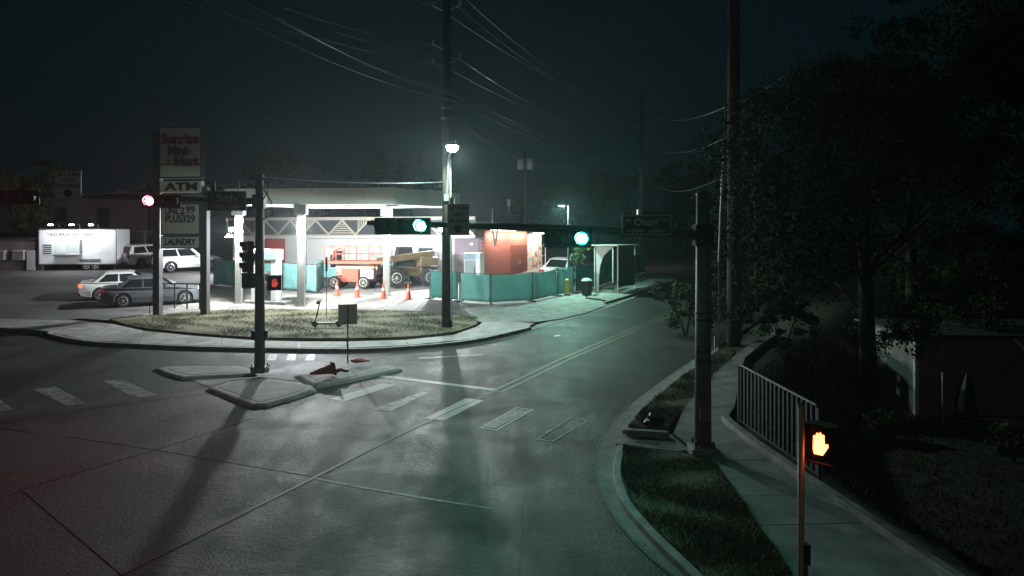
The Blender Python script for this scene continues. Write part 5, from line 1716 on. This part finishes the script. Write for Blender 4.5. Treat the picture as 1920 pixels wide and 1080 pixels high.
wire('second wire running right from the top of the lamp pole', [(856, 10, Yp), (1196, 204, 63.8)], 1.1, .011)
wire('third wire running right from the top of the lamp pole', [(838, 26, Yp), (1216, 206, 63.8)], .9, .011)
wire('wire running right from the lower insulator of the lamp pole', [(860, 110, Yp), (1190, 262, 63.8)], .8, .011)
wire('lower wire running right from the lamp pole to the far crossarm', [(824, 120, Yp), (1212, 262, 63.8)], .8, .011)
wire('service wire dropping right from below the lamp bracket', [(840, 212, Yp), (1000, 300, 69)], .5, .011, wire_mat)
wire('upper wire from the far crossarm pole to the thick right pole', [(1216, 205, 63.8), (1470, 142, 46)], 1.4, .011)
wire('second wire from the far crossarm pole to the thick right pole', [(1190, 190, 63.8), (1380, 190, 30.6)], 1.1, .011)
wire('wire from the lower far crossarm to the right crossarm pole', [(1216, 262, 63.8), (1475, 208, 46)], 1.6, .011)
wire('lower wire from the far crossarm pole to the thick right pole', [(1203, 262, 63.8), (1376, 250, 30.6)], .9, .011)
wire('low slack cable from the far pole to the guy wire', [(1203, 318, 63.8), (1352, 333, 26.6)], 1.0, .016, wire_mat)
wire('wire from the transformers to the far crossarm pole', [(985, 306, 69.8), (1190, 262, 63.8)], .9, .012)
wire('bright cable from the island pole top to the lamp pole', [(496, 332, b.y), (836, 341, Yp)], .12, .018)
wire('dark cable from the shop sign to the island pole top', [(386, 345, b3.y), (487, 336, b.y)], .12, .018, wire_mat)

# ================================================================== HOUSE ON THE RIGHT
hq = Vector((14.62, 29.0, 0)); hq.z = gz(14.7, 29) - .1
hs = thing('house', 'pale low house wall in the dark yard on the right', 'house', hq, R(-3))
hw_m = mat('house_siding', (.2, .19, .17), .85, col2=(.27, .255, .23), vscale=.8)
wt = at(0, 632, 29).z - hq.z
MB().bx(0, 7.5, 0, 5, -.3, wt).build('wall', hw_m, hs)
for k in range(10):
    z = .1 + k * (wt - .25) / 10
    MB().bx(.12, 7.5, -.022, -.002, z, z + (wt - .25) / 10 - .025).build('siding_board', hw_m, hs)
MB().bx(-.03, .1, -.05, .1, -.3, wt + .02).build('corner_board', mat('trim_white', (.7, .7, .66), .6), hs)
MB().bx(-.25, 7.7, -.35, 5.2, wt + .025, wt + .12).build('roof', dark_board, hs)
MB().bar((3.3, -.3, wt + .0), (4.3, -.38, wt - 1.2), .14, .1).build('eave_board', mat('trim_white', (.7, .7, .66), .6), hs)
# closed parasol and posts in the yard
q = at(1814, 772, 27); q.z = gz(q.x, q.y) - .07
pa = thing('closed_parasol', 'closed black parasol standing before the house wall', 'parasol', q)
MB().tube((0, 0, 0), (0, 0, 1.9), .025, n=8).build('pole', dark_steel, pa)
MB().lathe([(.26, .5), (.3, .75), (.2, 1.4), (.08, 1.85), (.01, 2.0)], 10).build('folded_canopy', black_paint, pa)
MB().lathe([(.3, 0), (.3, .06), (.06, .12)], 14).build('base', dark_steel, pa)
for px, py0, py1, Y_, lab in ((1768, 700, 775, 28, 'thin post standing before the house wall left of the parasol'), (1865, 528, 580, 44, 'pale post in the bushes above the house roof'), (1730, 563, 592, 44, 'short pale post in the bushes left of the house'), (1341, 632, 672, 29.5, 'short thin post beside the right signal pole')):
    q = at(px, py1, Y_); zt = at(px, py0, Y_).z; q.z = gz(q.x, q.y) - .07
    po = thing('wooden_post', lab, 'post', q)
    MB().bar((0, 0, 0), (0, 0, zt - q.z), .07).build('post', mat('pale_post', (.35, .32, .25), .7), po)
    MB().bx(-.045, .045, -.045, .045, zt - q.z, zt - q.z + .03).build('cap', galv, po)

# ================================================================== TREES AND BUSHES
def leaf_mesh(blobs, n, size, rnd):
    vs = []; fs = []
    tot = sum(bx_[3] * bx_[4] for bx_ in blobs)
    for (cx, cy, cz, rx, rzz) in blobs:
        k_ = int(n * rx * rzz / tot)
        subs = []
        for _ in range(max(6, k_ // 80)):
            u = rnd.uniform(-1, 1); a = rnd.uniform(0, 6.283); rr = rnd.uniform(.45, 1.05)
            s = math.sqrt(1 - u * u)
            subs.append((cx + rx * rr * s * math.cos(a), cy + rx * rr * s * math.sin(a), cz + rzz * rr * u, rnd.uniform(.08, .2) * rx))
        for _ in range(k_):
            s = rnd.choice(subs)
            p = Vector((rnd.gauss(s[0], s[3]), rnd.gauss(s[1], s[3]), rnd.gauss(s[2], s[3] * .7)))
            a = Vector((rnd.gauss(0, 1), rnd.gauss(0, 1), rnd.gauss(0, 1))).normalized()
            b_ = a.cross(Vector((rnd.gauss(0, 1), rnd.gauss(0, 1), rnd.gauss(0, 1)))).normalized()
            L = size * rnd.uniform(.6, 1.3); W_ = L * .45
            o = len(vs)
            vs += [tuple(p - a * L), tuple(p + b_ * W_), tuple(p + a * L), tuple(p - b_ * W_)]
            fs.append((o, o + 1, o + 2, o + 3))
    mb = MB(); mb.v = vs; mb.f = fs
    return mb
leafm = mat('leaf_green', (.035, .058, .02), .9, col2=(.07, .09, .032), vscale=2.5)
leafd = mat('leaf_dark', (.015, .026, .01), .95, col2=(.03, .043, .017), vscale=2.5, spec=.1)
bark = mat('bark', (.025, .021, .017), .95, col2=(.045, .038, .03), spec=.1, vscale=8, bump=.5, bscale=20)
def tree(label, X, Y, h, rad, n, size, blobs=None, seed=1, m=None, name='tree', low=.35):
    rnd = random.Random(seed)
    base = Vector((X, Y, gz(X, Y) - .1))
    root = thing(name, label, 'tree', base, 0, None)
    mb = MB().path([(0, 0, 0), (.05, .04, h * .2), (-.06, .1, h * .45), (.05, 0, h * .7)], [.035 * h * .6 + .05, .03 * h * .6 + .03, .02 * h * .6 + .02, .03], 10)
    tr_ = mb.build('trunk', bark, root, smooth_=True)
    for k in range(6):
        a = k * 1.05 + rnd.uniform(-.3, .3); z = h * rnd.uniform(.25, .5)
        MB().path([(0, .05, z), (rad * .35 * math.cos(a), rad * .35 * math.sin(a), z + h * .14), (rad * .75 * math.cos(a), rad * .75 * math.sin(a), z + h * .25)], [.07, .045, .015], 6).build('limb', bark, tr_)
    if blobs is None:
        blobs = []
        for k in range(15):
            a = rnd.uniform(0, 6.28); rr = rad * rnd.uniform(.15, .95); z = h * rnd.uniform(low, .92)
            s = rad * rnd.uniform(.2, .46)
            blobs.append((rr * math.cos(a), rr * math.sin(a), z, s, s * .8))
    leaf_mesh(blobs, n, size, rnd).build('crown', m or leafm, root)
    return root
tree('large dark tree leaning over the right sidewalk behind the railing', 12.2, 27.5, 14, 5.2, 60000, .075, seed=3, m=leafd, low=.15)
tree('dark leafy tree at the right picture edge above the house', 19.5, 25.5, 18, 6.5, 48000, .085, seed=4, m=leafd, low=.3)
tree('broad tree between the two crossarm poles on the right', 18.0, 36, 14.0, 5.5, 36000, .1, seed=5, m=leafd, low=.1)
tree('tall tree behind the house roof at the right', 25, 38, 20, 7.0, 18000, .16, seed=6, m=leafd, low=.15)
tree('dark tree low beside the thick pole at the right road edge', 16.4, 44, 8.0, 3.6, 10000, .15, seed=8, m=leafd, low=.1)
tree('leafy tree rising behind the shed on the left', -39, 64, 8.6, 4.2, 14000, .15, seed=9, low=.3)
tree('small street tree with pale lit leaves near the lamp pole', *G(1084, 546).xy, 3.2, .75, 1100, .09, blobs=[(0, 0, 2.1, .5, .5), (-.4, 0, 1.9, .35, .4), (.35, .1, 2.5, .35, .35)], seed=10)
for k, (px, Y_, h_, r_, lab) in enumerate(((1260, 78, 8, 5, 'far dark tree where the street ends behind the Oltorf sign'), (1120, 84, 7, 5, 'far dark tree behind the bus shelter'), (1330, 70, 8, 4.5, 'far dark tree behind the right signal pole'),
                                     (690, 88, 12, 7.5, 'far dark tree rising behind the canopy'), (560, 92, 11, 6, 'far dark tree left of the one behind the canopy'), (1000, 92, 7.5, 5, 'far dark tree behind the transformers'), (330, 96, 8, 6, 'far dark tree behind the shop sign'))):
    Y_ *= 1.75
    tree(lab, (px - 960) * Y_ / F_PX, Y_, h_ * 1.6, r_ * 1.7, 5500, .5, seed=20 + k, m=mat('leaf_far', (.02, .03, .012), .95, spec=.05), low=.2)
def bush(label, X, Y, h, r, n, size, seed, m=None, z=None):
    rnd = random.Random(seed)
    base = Vector((X, Y, (gz(X, Y) - .08) if z is None else z))
    root = thing('bush', label, 'bush', base, 0, 'bushes along the right bank')
    bl = [(rnd.uniform(-.5, .5) * r, rnd.uniform(-.5, .5) * r, h * rnd.uniform(.35, .75), r * rnd.uniform(.35, .6), h * .3) for _ in range(5)]
    leaf_mesh(bl, n, size, rnd).build('foliage', m or leafm, root)
    for k in range(4):
        a = k * 1.6 + .3
        MB().path([(0, 0, 0), (r * .2 * math.cos(a), r * .2 * math.sin(a), h * .35), (r * .45 * math.cos(a), r * .45 * math.sin(a), h * .7)], [.035, .02, .008], 5).build('stem', bark, root)
    return root
for k, (px, py, Y_, h_, r_, lab) in enumerate((
        (1285, 660, 32, 2.6, 1.5, 'overhanging bush at the street edge behind the right signal pole'), (1375, 640, 31.5, 2.4, 1.3, 'leafy bush at the far end of the right sidewalk'),
        (1470, 660, 29, 2.2, 1.5, 'dark bush behind the railing'), (1580, 660, 28, 2.2, 1.6, 'dark bush between railing and house'), (1680, 640, 34, 2.4, 1.8, 'bush behind the left corner of the house'),
        (1790, 590, 40, 3.0, 2.2, 'bush above the house roof with a pale post'), (1900, 770, 24, 1.2, .7, 'pale spiky shrub at the right edge before the house'), (1655, 760, 26, 1.0, .7, 'low pale shrub left of the house wall'))):
    X_ = (px - 960) * Y_ / F_PX
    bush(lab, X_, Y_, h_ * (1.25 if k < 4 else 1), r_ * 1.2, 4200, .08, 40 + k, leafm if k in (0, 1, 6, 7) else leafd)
# rough ground cover on the bank
rnd = random.Random(77)
vs = []; fs = []
for _ in range(22000):
    y = rnd.uniform(9, 33); x = edge_x(y) + .35 + abs(rnd.gauss(0, 4.2))
    if x > 14.3 and y > 26: continue
    z = gz(x, y) - .07
    hh = rnd.uniform(.03, .16); a = rnd.uniform(0, 6.28); w = rnd.uniform(.01, .03)
    o = len(vs)
    vs += [(x - w * math.sin(a), y + w * math.cos(a), z), (x + w * math.sin(a), y - w * math.cos(a), z), (x + hh * .7 * math.cos(a), y + hh * .7 * math.sin(a), z + hh)]
    fs.append((o, o + 1, o + 2))
mb = MB(); mb.v = vs; mb.f = fs
gc = mb.build('ground_cover', mat('bank_weeds', (.02, .023, .012), .95, col2=(.038, .033, .02), vscale=1.5), kind='stuff')
gc['label'] = 'rough weeds and leaf litter on the dark bank below the railing'; gc['category'] = 'ground cover'

# ================================================================== HAZE FOR LAMP HALOS
hz = MB().bx(-110, 110, -14, 190, -4, 32).build('haze', mat('halo_haze', (1, 1, 1)), kind='stuff')  # scattering volume added to imitate lens bloom around the lamps
hm = hz.data.materials[0].node_tree
hm.nodes.clear()
ho = hm.nodes.new('ShaderNodeOutputMaterial'); hv = hm.nodes.new('ShaderNodeVolumePrincipled')
hv.inputs['Color'].default_value = (.9, .95, 1, 1); hv.inputs['Density'].default_value = 0.00042; hv.inputs['Anisotropy'].default_value = .75
hm.links.new(hv.outputs[0], ho.inputs['Volume'])
hz['label'] = 'thin haze volume added to give the lamps a halo'; hz['category'] = 'haze'
